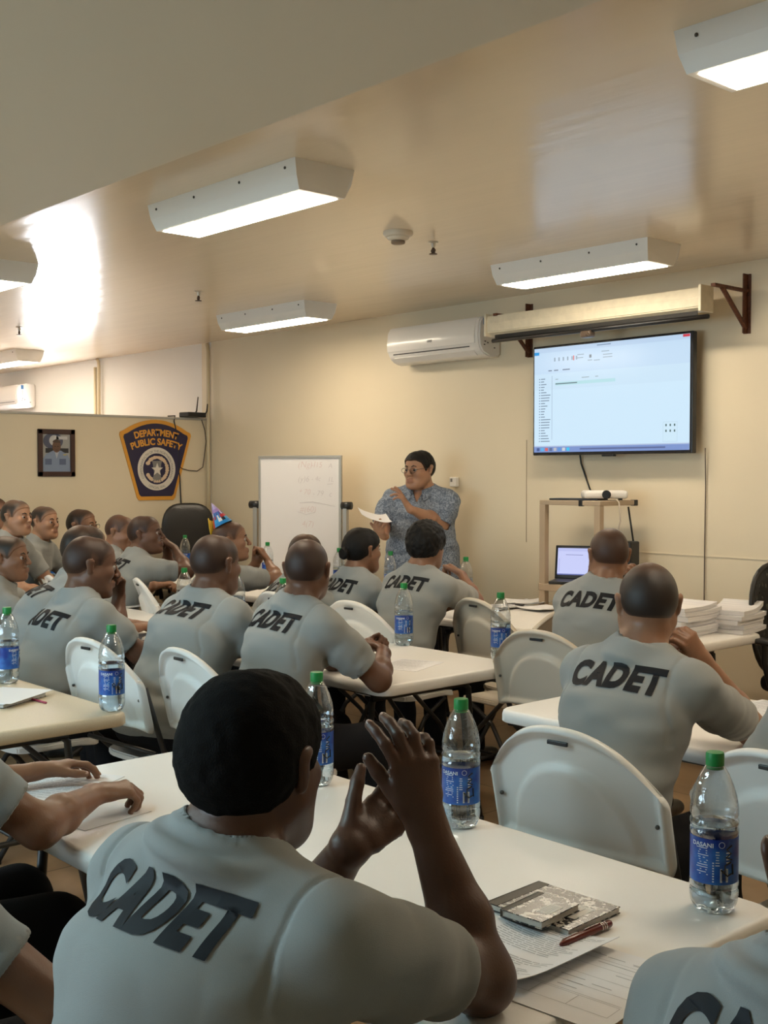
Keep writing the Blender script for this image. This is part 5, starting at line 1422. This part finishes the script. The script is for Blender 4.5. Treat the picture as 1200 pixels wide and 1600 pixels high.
        if hair in ('bun',): kx_, kz_ = (-.10, -.075, -.04, .0, .03, .055, .075, .09), (-.085, -.08, -.035, -.005, .018, .035, .052, .058)
        elif hair == 'black': kx_, kz_ = (-.10, -.075, -.04, -.02, .0, .03, .055, .075, .09), (-.085, -.085, -.075, -.01, -.03, -.02, .03, .045, .05)
        else: kx_, kz_ = (-.10, -.075, -.05, -.028, -.012, .008, .022, .035, .055, .075, .09), (-.065, -.065, -.055, -.035, .022, .010, -.022, .015, .045, .058, .062)
        zl = np.interp(q[1].ravel(), kx_, kz_).reshape(q[1].shape)
        R_ = (q[2] - zl) * .7
        F.F = np.maximum(F.F, -R_)
        if hair in ('black', 'short', 'bun', 'neat'):
            amp = dict(black=.006, short=.0020, bun=.0012, neat=.002)[hair]
            F.band(.02, lambda P: amp * 2 * noise3(P * np.array((70, 70, 70)) + 50) + amp * noise3(P * 160 + 20))
        hm, HV = F.mesh('hair')
        hl_ = (HV - HC_) @ Rn / HS
        sd = hl_[:, 2] - np.interp(hl_[:, 1], kx_, kz_)
        if hair in ('buzz', 'fade'):
            fade = np.clip(1 - sd / .040, 0, 1) * 1.0 + np.clip((hl_[:, 2] - .07) / .04, 0, 1) * .35
            base = hcol or (SK[tone][0] * .24, SK[tone][1] * .22, SK[tone][2] * .24); other = tuple(c * .9 for c in SK[tone])
            hmn = 'buzz_hair_' + tone + ('_b' if hcol else '')
            hmat = mat_attr(hmn, base, .44, attr='fade', other=other, bump=.3, scale=900, spec=.4)
            set_attr(hm, 'fade', np.clip(fade, 0, 1))
        else:
            set_attr(hm, 'fade', np.clip(1 - sd / .012, 0, 1) * .4)
            hmat = mat_attr('dark_hair_' + tone, hcol or ((0.006, 0.005, 0.0045) if hair != 'short' else (0.004, 0.0034, 0.003)), .55 if hair != 'short' else .85, attr='fade', other=tuple(c * .3 for c in SK[tone]), bump=1.0, scale=420, spec=.22 if hair != 'short' else .12)
        link('hair', hm, hmat, body)
    # ---- shirt
    if shirt is None: shirt = M_SHIRT
    F = Field(xs, ys, zs); g = .013
    torso(F, g, .055)
    if not stand:
        F.cap((0, -.015, pz + .01), (0, 0, pz + .10), (.180 * S + g, .135 * S + g, .05), (.162 * S + g, .122 * S + g, .06), (1, 0, 0), .04)
    else:
        F.cap((0, .0, pz - .20), (0, 0, pz + .10), (.190 * S + g, .150 * S + g, .03), (.175 * S + g, .14 * S + g, .06), (1, 0, 0), .04)
    ends = {}
    for s in (1, -1):
        E = A[s][0]; sh = SH[s]; L_ = np.linalg.norm(E - sh); f = .72 if S < 1.15 else .68
        if stand: f = .92
        end = np.array(lerp(sh, E, f)); aS = .55 + .45 * S; ends[s] = end
        dr = unit(E - sh)
        F.cap(sh - dr * .0, lerp(sh, E, .4), .064 * aS, .072 * aS, None, .045)
        F.cap(lerp(sh, E, .35), end, (.071 * aS, .071 * aS, .071 * aS), (.065 * aS, .064 * aS, .006), (1, 0, 0) if abs(dr[0]) < .8 else (0, 1, 0), .012)
    nd = unit(np.array(nk) - np.array((0, ny - .015, nb - .03)))
    c0 = np.array((0, ny - .012, nb - .035)); c1 = c0 + nd * (.056 if not stand else .062)
    # folds
    sd_ = hash(label) % 17 if False else (sum(map(ord, label)) % 23)
    def folds(P):
        v = .020 * noise3(P * np.array((5, 5, 9)) + sd_) + .012 * noise3(P * np.array((11, 11, 24)) + sd_ + 9)
        for s in (1, -1):
            dS = np.linalg.norm(P - (SH[s] * .35 + ends[s] * .65 + np.array((-s * .05, 0, -.03))), axis=1)
            w_ = np.exp(-(dS / .10) ** 2)
            dr = unit(ends[s] - SH[s]); t_ = (P - SH[s]) @ dr
            v = v + w_ * .0045 * np.sin(t_ * 120 + 9 * noise3(P * 9 + s * 3)) * (.4 + 1.6 * np.abs(noise3(P * 5 + 40)))
            # armhole seam
            if res < .0062:
                v = v + .0022 * np.exp(-((np.abs(P[:, 0]) - (shx - .022 + .25 * np.clip(shz - P[:, 2], 0, .1))) / .0045) ** 2) * (P[:, 2] > shz - .14)
        lowz = np.clip((nb - .30 - P[:, 2]) / .15, 0, 1)
        v = v + lowz * .022 * noise3(P * np.array((7, 7, 30)) + sd_ + 30)
        keep = np.clip(np.linalg.norm(P - c1, axis=1) / .05 - 1.4, 0, 1)
        for s in (1, -1):
            dr = unit(ends[s] - SH[s]); keep = keep * np.clip(np.abs((P - ends[s]) @ dr) / .02 - .6, 0, 1) ** (np.linalg.norm(P - ends[s], axis=1) < .12)
        return np.minimum(v, .0065) * keep
    F.band(.035, folds)
    # collar
    nr = .5 + .5 * S
    F.cap(c0, c1, (.106 * nr, .100, .05), (.090 * nr, .089, .004), (1, 0, 0), .012)
    F.cap(c0 + nd * .012, c1 + nd * .05, (.075 * nr, .074, .03), (.078 * nr, .077, .03), (1, 0, 0), .004, True)
    if 'roll' in extras:
        F.torus(c0 + nd * .030 + np.array((0, -.006, 0)), nd + np.array((0, -.12, 0)), (1, 0, 0), .104 * nr, .100, .014, .018)
    if stand:
        F.cap((0, ny + .075, nb + .02), (0, ny + .105, nb - .085), (.055, .06, .03), (.008, .06, .01), (1, 0, 0), .006, True)
    for s in (1, -1):
        E = A[s][0]; dr = unit(E - SH[s]); aS = .55 + .45 * S; R = .0555 * aS
        if res < .0062: F.cap(ends[s] - dr * .022, ends[s] + dr * .03, (R, R, .012), (R * 1.05, R * 1.05, .03), (1, 0, 0) if abs(dr[0]) < .8 else (0, 1, 0), .004, True)
    cutz = .53 if not stand else pz - .21
    F.cut((0, 0, cutz), (0, 0, -1))
    sm, SV = F.mesh('shirt')
    so = link('shirt', sm, shirt, body)
    # ---- lettering on the back
    if text:
        bvh = BVHTree.FromPolygons([Vector(v) for v in SV.tolist()], [list(p.vertices) for p in sm.polygons])
        vs = []
        zc = nb - .052 + text_dz
        for c in CADET_CO:
            dd = Vector((0, .90, -.436)); o_ = Vector((c.x, y3 - .12, zc)) + Vector((0, .436, .90)) * c.y - dd; hit = bvh.ray_cast(o_, dd)
            hp_ = hit[0] if hit[0] is not None else Vector((c.x, y3 - .12, zc + c.y))
            n_ = hit[1] if hit[0] is not None else Vector((0, -1, 0))
            if n_.y > 0: n_ = -n_
            vs.append(hp_ + n_ * .0022)
        lm = bpy.data.meshes.new('back_lettering'); lm.from_pydata(vs, [], CADET_F); lm.update()
        link('back_lettering', lm, M_LETTER, so, True)
    # ---- trousers and shoes
    F = Field(axis(lo[0], hi[0], .014), axis(lo[1], hi[1], .014), axis(-.02, (.78 if not stand else 1.15), .014))
    F.cap((0, -.01, pz - .01), (0, 0, pz + (.07 if not stand else .06)), (.170 * S + .008, .125 * S + .010, .08), (.158 * S + .006, .115 * S + .006, .03), (1, 0, 0), .04)
    for i, (a, b_, r1, r2, k) in enumerate(thigh):
        if i % 3 == 2: continue
        F.cap(a, b_, r1 + .014, r2 + .022, None, .04)
    F.band(.03, lambda P: .012 * noise3(P * np.array((12, 8, 14)) + sd_))
    tm, _ = F.mesh('trousers'); link('trousers', tm, M_TROU, body)
    for s in (1, -1):
        a, b_ = thigh[2 if s == 1 else 5][:2]
        F = Field(axis(a[0] - .07, a[0] + .09, .012), axis(a[1] - .07, b_[1] + .08, .012), axis(-.02, .17, .012))
        F.cap((a[0], a[1], .05), (b_[0], b_[1], .038), (.044, .044, .046), (.045, .036, .05), (1, 0, 0), .02); F.cap((a[0], a[1], .05), (a[0], a[1], .13), .046, .044, None, .02); F.cut((0, 0, .002), (0, 0, -1))
        sm_, _ = F.mesh('shoe'); link('shoe', sm_, M_SHOE, body)
    # ---- eyes, brows
    if face:
        for s in (1, -1):
            c = Vector(hp((s * .031, .0785, .0030)))
            q = MB(); q.ell((0, 0, 0), (.0125 * HS,) * 3, 20)
            for f in q.bm.faces:
                ce = f.calc_center_median().normalized()
                if ce.y > .72: f.material_index = 1
            em = q.mesh('eye'); eo = link('eye', em, [M_EYE, M_IRIS], body, True); eo.location = c; eo.rotation_euler = Rh.to_euler()
            q = MB(); q.tube([Vector(hp((s * x, y_, z_))) for x, y_, z_ in ((.014, .0915, .0225), (.028, .0905, .0285), (.044, .0815, .0235))], [.0030, .0038, .0022], 8); q.build('eyebrow', M_BROW, body, True)
            q = MB(); q.tube([Vector(hp((s * x, y_, z_))) for x, y_, z_ in ((.020, .0905, .0045), (.031, .0945, .0095), (.043, .0865, .0050))], [.0015, .0022, .0012], 6); q.build('eyelid', sk, body, True)
    if 'nails' in extras:
        for (p, dr, up) in nails:
            q = MB(); X_ = Vector(unit(dr)); Z_ = Vector(unit(up)); Z_ = (Z_ - X_ * X_.dot(Z_)).normalized(); Y_ = Z_.cross(X_)
            Mx = Matrix((X_, Y_, Z_)).transposed()
            q.ell(Vector(p) + Z_ * .0052, (.0075, .0055, .0028), 12, rot=Mx); q.build('fingernail', mat('fingernail', (0.45, 0.28, 0.22), 0.3), body, True)
    if 'glasses' in extras:
        q = MB()
        for s in (1, -1):
            ring = [Vector(hp((s * .032 + .021 * math.cos(a), .104, .000 + .015 * math.sin(a)))) for a in [2 * math.pi * i / 16 for i in range(18)]]
            q.tube(ring, .0014, 6); q.tube([Vector(hp((s * .053, .103, .006))), Vector(hp((s * .078, .06, .010))), Vector(hp((s * .084, -.01, .010)))], .0016, 6)
        q.tube([Vector(hp((-.011, .105, .004))), Vector(hp((0, .109, .006))), Vector(hp((.011, .105, .004)))], .0014, 6)
        q.build('glasses', M_BLACK, body, True)
    if not stand and chair_kind:
        off = Rz @ Vector((chair_dx, .04 - chair_back, 0))
        chair(org.x + off.x, org.y + off.y, cw, chair_label, chair_kind == 'beige')
    return dict(body=body, hp=lambda v: body_pt(org, Rz, hp(v)), org=org, shirt=so, Rz=Rz, Rh=Rh, nb=nb, ny=ny, A=A, SH=SH)
def body_pt(org, Rz, p): return org + Rz @ Vector(p)
W3 = lambda x, y, d: tuple(at(x, y, d))
# --- foreground
P1 = person('person in the foreground with short black hair, grey shirt, both hands raised before the face', (394, 1192, 1.70), cw=-8, hcw=-26, pitch=4, tone='deep', hair='short', bulk=1.24, lean=.17, res=.0045, shw=1.12,
       arms=dict(R=(W3(752, 1530, 1.80), W3(664, 1280, 1.86), W3(642, 1170, 1.87), (-.75, .2, .25), (((12, 22, 15), (16, 28, 20), (20, 34, 22), (24, 40, 24)), 9, (24, 4))),
                 L=(W3(440, 1480, 2.05), W3(548, 1322, 1.93), W3(615, 1262, 2.00), (.55, -.45, .4), (((20, 25, 20),) * 4, 8, (40, 10)))),
       extras=('nails', 'roll'), chair_label='white folding chair under the person in the foreground', headscale=1.07, neckdrop=-.018, text_dz=.006)
P2 = person('person at the left edge with two hands resting on a printed page', None, pos_world=(-2.66, 1.0, 1.17), cw=4, hcw=10, tone='brown', bulk=1.0, lean=.15, res=.0055,
       arms=dict(R=(W3(62, 1292, 2.56), W3(150, 1240, 2.80), W3(215, 1232, 2.86), (-.2, .2, -1), (((45, 50, 30), (40, 55, 30), (45, 55, 30), (50, 55, 30)), 2, (15, 20))),
                 L=(W3(-90, 1235, 2.95), W3(62, 1204, 3.08), W3(120, 1192, 3.14), (.1, -.2, -1), (((15, 25, 20), (18, 30, 20), (22, 35, 20), (25, 35, 20)), 4, (30, 15)))),
       extras=('nails',), chair_label='white folding chair at the left end of the front table')
P3 = person('person in the bottom left corner, only a grey sleeve and bare upper arm in view', None, pos_world=(-2.13, .66, 1.19), cw=6, hcw=0, tone='brown', bulk=1.08, lean=.12, res=.006,
       arms=dict(R=(W3(100, 1580, 1.92), W3(235, 1500, 2.15), W3(280, 1480, 2.2), (0, 0, -1), ((25, 30, 20), 3, (20, 20))), L='lap'), chair_label='white folding chair in the bottom left corner')
P4 = person('person in the bottom right corner with the back lettering cut off by the frame', (1330, 1362, 1.34), cw=-2, hcw=-20, tone='deep', bulk=1.2, lean=.14, res=.005, arms='table', chair_label='white folding chair in the bottom right corner', neckdrop=-.01, extras=('roll',), text_dz=.01)
# --- second row
P6 = person('cadet on the right with head propped on both hands, back lettering fully readable', (1012, 945, 3.36), cw=-6, hcw=-44, pitch=6, tone='tan', bulk=1.02, lean=.20, res=.006, hcol=(0.02, 0.012, 0.009),
       arms=dict(R=(W3(1176, 1142, 3.58), W3(1096, 1030, 3.50), W3(1064, 985, 3.46), (-.8, -.2, .3), (((40, 60, 40),) * 4, 3, (25, 20))),
                 L=(W3(980, 1110, 3.75), W3(1048, 1026, 3.68), W3(1060, 985, 3.60), (.6, -.5, .2), (((50, 60, 40),) * 4, 3, (25, 20)))), chair_label='large white folding chair right of centre, its curved back filling the aisle', chair_back=-.04, chair_dx=.07, text_dz=-.0)
P5 = person('person cut off by the right edge behind the largest bottle, arm hanging down', (1385, 965, 3.02), cw=0, hcw=-20, tone='dark', bulk=1.05, lean=.16, res=.007, arms=dict(R='table', L=(W3(1162, 1235, 3.12), W3(1128, 1352, 3.2), W3(1120, 1390, 3.22), (1, 0, 0), ((20, 30, 20), 3, (20, 20)))), chair_label='white folding chair cut off by the right edge')
P10 = person('bald cadet in the middle with clasped hands on the middle table, lettering readable', (480, 890, 4.58), cw=2, hcw=-40, tone='dark', bulk=1.06, lean=.17, res=.006,
       arms=dict(R=(W3(592, 1062, 4.50), W3(600, 1018, 4.70), W3(580, 1004, 4.78), (-.6, -.3, -.4), (((50, 60, 40),) * 4, 2, (20, 30))),
                 L=(W3(520, 1030, 4.9), W3(568, 1014, 4.84), W3(590, 1003, 4.82), (.5, -.4, -.4), (((50, 60, 40),) * 4, 2, (20, 30)))), chair_label='white folding chair behind the black haired head in the foreground')
P11 = person('broad bald cadet in the second row left of centre with a large grey back', (337, 882, 4.92), cw=-4, hcw=-14, pitch=4, tone='dark', bulk=1.24, lean=.22, res=.006, headscale=1.04, text_dz=.01, arms='table', chair_label='white folding chair left of centre behind the bottle with handwritten digits')
P12 = person('bald cadet in the second row touching the bridge of the nose with one hand', (141, 884, 5.15), cw=0, hcw=17, pitch=8, tone='dark', bulk=1.05, lean=.24, res=.006, headscale=1.07, face=True, text_dz=-.05,
       arms=dict(R='table', L=(W3(180, 985, 5.25), W3(186, 930, 5.30), W3(186, 893, 5.26), (.3, -.8, .2), (((50, 60, 40),) * 4, 3, (25, 20)))), chair_label='white folding chair with a handle slot, left one of the touching pair')
P13 = person('dark haired cadet leaning forward behind the cadet touching his nose', (133, 862, 5.9), cw=20, hcw=-10, tone='tan', hair='fade', bulk=1.1, lean=.36, res=.007, chair_kind='beige', headscale=1.1, hcol=(0.012, 0.009, 0.008), text_dz=-.02, chair_label='beige folding chair with a dark frame at the left')
P14 = person('cadet in profile at the left edge beside the first water bottle', (14, 872, 6.5), cw=30, hcw=48, tone='brown', bulk=1.0, lean=.17, res=.0065, face=True, hair='fade', hcol=(0.02, 0.014, 0.01), chair_label='folding chair of the profile cadet at the left edge')
# --- third row
P8 = person('cadet with thick black hair seated in front of the presenter', (666, 853, 6.2), cw=-4, hcw=-22, pitch=6, tone='brown', hair='black', bulk=1.08, lean=.17, res=.0065,
       arms=dict(R=(W3(742, 940, 6.6), W3(722, 898, 6.75), W3(705, 885, 6.8), (-.6, -.3, -.2), (((50, 60, 40),) * 4, 2, (20, 30))), L='clasp'), chair_label='white folding chair of the black haired cadet in front of the presenter')
P9 = person('woman with dark hair in a low bun seated below the whiteboard', (566, 860, 6.6), cw=4, hcw=0, pitch=2, tone='brown', hair='bun', bulk=.95, lean=.2, res=.0065, shw=.92, face=True, chair_label='empty looking white chair back right of the bald cadet with clasped hands')
P7 = person('cadet beside the laptop cart, elbows on the back table, hand at the cheek', (951, 868, 5.15), cw=-8, hcw=-50, pitch=4, tone='brown', bulk=1.05, lean=.18, res=.0065,
       arms=dict(R=(W3(1010, 960, 5.4), W3(1000, 912, 5.45), W3(985, 880, 5.35), (-.8, -.2, .2), (((40, 60, 40),) * 4, 3, (25, 20))), L='chin'), chair_kind='beige', chair_label='beige folding chair of the cadet beside the laptop cart')
P22 = person('cadet mostly hidden behind the bald cadet in the middle', (478, 868, 6.6), cw=4, hcw=-20, tone='tan', hair='fade', hcol=(0.012, 0.01, 0.009), bulk=1.0, lean=.30, res=.0075, chair_label='white folding chair left of the bald cadet in the middle')
P21 = person('cadet wearing a small party hat, hands clasped in front of the whiteboard', (360, 845, 7.25), cw=20, hcw=34, pitch=-4, tone='tan', face=True, bulk=.98, lean=.17, res=.0065,
       arms=dict(R=(W3(432, 905, 7.35), W3(419, 878, 7.5), W3(408, 856, 7.5), (-.4, -.5, .2), (((50, 60, 40),) * 4, 2, (20, 30))),
                 L=(W3(385, 903, 7.7), W3(400, 880, 7.6), W3(410, 858, 7.56), (.4, -.5, .2), (((50, 60, 40),) * 4, 2, (20, 30)))), chair_label='white folding chair of the cadet with the party hat')
P20 = person('cadet resting his chin on his fists in front of the black office chair', (227, 835, 7.5), cw=14, hcw=46, pitch=-4, tone='dark', face=True, bulk=1.06, lean=.2, res=.0065, headscale=1.0,
       arms=dict(R=(W3(292, 893, 7.45), W3(272, 856, 7.62), W3(256, 842, 7.62), (-.5, -.6, .2), (((60, 70, 50),) * 4, 2, (20, 30))),
                 L=(W3(262, 892, 7.8), W3(262, 862, 7.75), W3(254, 842, 7.68), (.3, -.7, .2), (((60, 70, 50),) * 4, 2, (20, 30)))), chair_label='white folding chair of the cadet resting his chin')
P19 = person('cadet with bowed head left of the one resting his chin', (188, 832, 8.2), cw=24, hcw=56, pitch=14, tone='tan', face=True, bulk=1.05, lean=.16, res=.0075, chair_label='white folding chair of the cadet with bowed head')
P18 = person('cadet with dark framed glasses in the back row', (128, 822, 9.2), cw=34, hcw=56, tone='tan', face=True, bulk=1.0, lean=.12, res=.0065, extras=('glasses',), arms=dict(R='chin', L='table'), headscale=1.08, hair='fade', hcol=(0.03, 0.02, 0.014), chair_label='folding chair of the cadet with glasses')
P17 = person('round faced cadet in the back row, second from the left edge group', (70, 816, 8.3), cw=50, hcw=66, tone='light', face=True, bulk=.95, lean=.12, res=.0065, headscale=.92, hair='fade', hcol=(0.03, 0.022, 0.018), chair_label='folding chair of the round faced cadet')
P16 = person('cadet with darker cropped hair in the back row near the left edge', (26, 808, 7.7), cw=50, hcw=64, tone='light', face=True, hair='fade', hcol=(0.018, 0.014, 0.012), bulk=1.0, lean=.10, res=.0065, headscale=.92, chair_label='folding chair of the dark haired cadet in the back row')
P15 = person('cadet in the back row mostly cut off by the left edge', (-9, 802, 9.0), cw=50, hcw=60, tone='tan', hair='fade', hcol=(0.018, 0.014, 0.012), bulk=1.0, lean=.1, res=.008, face=True, chair_label='folding chair of the cadet cut off by the left edge')

# party hat
t0 = P21['hp']((0, -.035, .092)); 
t = thing('party_hat', 'small cone party hat in blue, red and purple on the head of a cadet', 'party hat', t0)
t.rotation_euler = (math.radians(16), math.radians(-24), 0)
def conemat(a, b_, seg): pass
q = MB(); Hh = .155; R = .062; rings = []
NN = 28; LV = 7
cols = [(0.02, .22, .55), (0.03, .30, .62), (.45, .03, .04), (.10, .08, .35), (.35, .22, .50), (.42, .35, .62), (.50, .42, .66)]
vv = []; ff = []; cc = []
for j in range(LV + 1):
    for i in range(NN):
        a = 2 * math.pi * i / NN; r = R * (1 - j / LV) + .002; vv.append((r * math.cos(a), r * math.sin(a), Hh * j / LV))
for j in range(LV):
    for i in range(NN):
        ff.append((j * NN + i, j * NN + (i + 1) % NN, (j + 1) * NN + (i + 1) % NN, (j + 1) * NN + i))
        c = cols[j]
        if j in (0, 1, 2) and i in range(15, 21): c = (.55, .05, .04)
        if j in (1, 2) and i in (24, 25): c = (.75, .75, .78)
        if j in (1,) and i in (26, 27): c = (.01, .015, .03)
        if j == 3 and i % 5 == 0: c = (.75, .72, .7)
        if j in (2, 3) and 20 < i < 27 and i % 2: c = (.03, .22, .5)
        cc.append(c)
me = bpy.data.meshes.new('cone'); me.from_pydata(vv, [], ff); me.update(); a_ = me.color_attributes.new('paint', 'FLOAT_COLOR', 'CORNER'); k = 0
for c in cc:
    for _ in range(4): a_.data[k].color = (*c, 1); k += 1
link('cone', me, mat_vcol('printed_card', .3), t, True)
q = MB()
for i in range(8):
    a = math.radians(165 + i * 11); q.tube([(R * math.cos(a), R * math.sin(a), .05 + .004 * i), (R * 1.35 * math.cos(a), R * 1.3 * math.sin(a), .02), (R * 1.5 * math.cos(a), R * 1.5 * math.sin(a), -.02)], .004, 5)
q.build('streamer', mat('yellow_streamer', (.75, .50, .03), .5), t, True)

# --- presenter
def present_shirt():
    m = bpy.data.materials.new('patterned_grey_shirt'); m.use_nodes = True; nt = m.node_tree; b = nt.nodes['Principled BSDF']
    tc = nt.nodes.new('ShaderNodeTexCoord'); n = nt.nodes.new('ShaderNodeTexNoise'); n.inputs['Scale'].default_value = 38; n.inputs['Detail'].default_value = 4; n.inputs['Distortion'].default_value = 2.5
    cr = nt.nodes.new('ShaderNodeValToRGB'); cr.color_ramp.elements[0].position = .42; cr.color_ramp.elements[0].color = (.10, .125, .17, 1); cr.color_ramp.elements[1].position = .60; cr.color_ramp.elements[1].color = (.27, .31, .37, 1)
    nt.links.new(tc.outputs['Object'], n.inputs['Vector']); nt.links.new(n.outputs['Fac'], cr.inputs['Fac']); nt.links.new(cr.outputs['Color'], b.inputs['Base Color']); b.inputs['Roughness'].default_value = .8
    return m
PD = 8.15
PR = person('presenter standing before the wall in a patterned grey shirt and glasses, hand raised', (655, 734, PD), cw=150, hcw=172, pitch=3, tone='light', hair='neat', bulk=1.38, lean=.02, res=.006, stand=True, text=False, shirt=present_shirt(), face=True, extras=('glasses',), shw=1.06, headscale=1.06,
       arms=dict(L=(W3(688, 818, PD - .05), W3(640, 795, PD - .26), W3(622, 768, PD - .28), (-.5, -.5, .3), (((5, 10, 8), (10, 20, 12), (25, 35, 20), (30, 40, 20)), 10, (40, 5))),
                 R=(W3(596, 820, PD + .0), W3(600, 838, PD - .26), W3(590, 826, PD - .36), (.1, .3, .9), (((40, 50, 30),) * 4, 3, (30, 20)))))
b0 = W3(574, 815, PD - .36)
o = sheet(0, 0, 0, 'white papers held by the presenter', kind='none', name='paper_sheet', w=.20, h=.27, curl=1.2, z=0)
o.location = W3(584, 809, PD - .33); o.rotation_euler = (math.radians(12), math.radians(16), math.radians(60))
# collar flaps and button placket of the presenter's shirt
nb_, ny_ = PR['nb'], PR['ny']
def collar_flaps(pr, m):
    nb, ny = pr['nb'], pr['ny']
    for s in (1, -1):
        bm = bmesh.new(); rows = []
        for i in range(15):
            a = math.radians(180 - i * 11.5)          # from the nape round to the throat
            r0 = .092; x = s * math.sin(a); y = math.cos(a)
            f = i / 14
            zt = nb + .035 - .05 * f ** 2; zo = zt - .035 - .040 * f ** 3
            ro = r0 + .022 + .022 * f ** 3
            rows.append([bm.verts.new((x * r0, ny - .0 + y * r0 * .95, zt)), bm.verts.new((x * (r0 + ro) / 2, ny + y * (r0 + ro) / 2 * .98, (zt + zo) / 2 + .010)), bm.verts.new((x * ro + s * .012 * f ** 3, ny + y * ro, zo))])
        for i in range(14):
            for j in range(2): bm.faces.new((rows[i][j], rows[i + 1][j], rows[i + 1][j + 1], rows[i][j + 1]))
        o = bm_obj(bm, 'collar', m, pr['shirt'], .005, True)
collar_flaps(PR, MATS.get('psh') or PR['shirt'].data.materials[0])
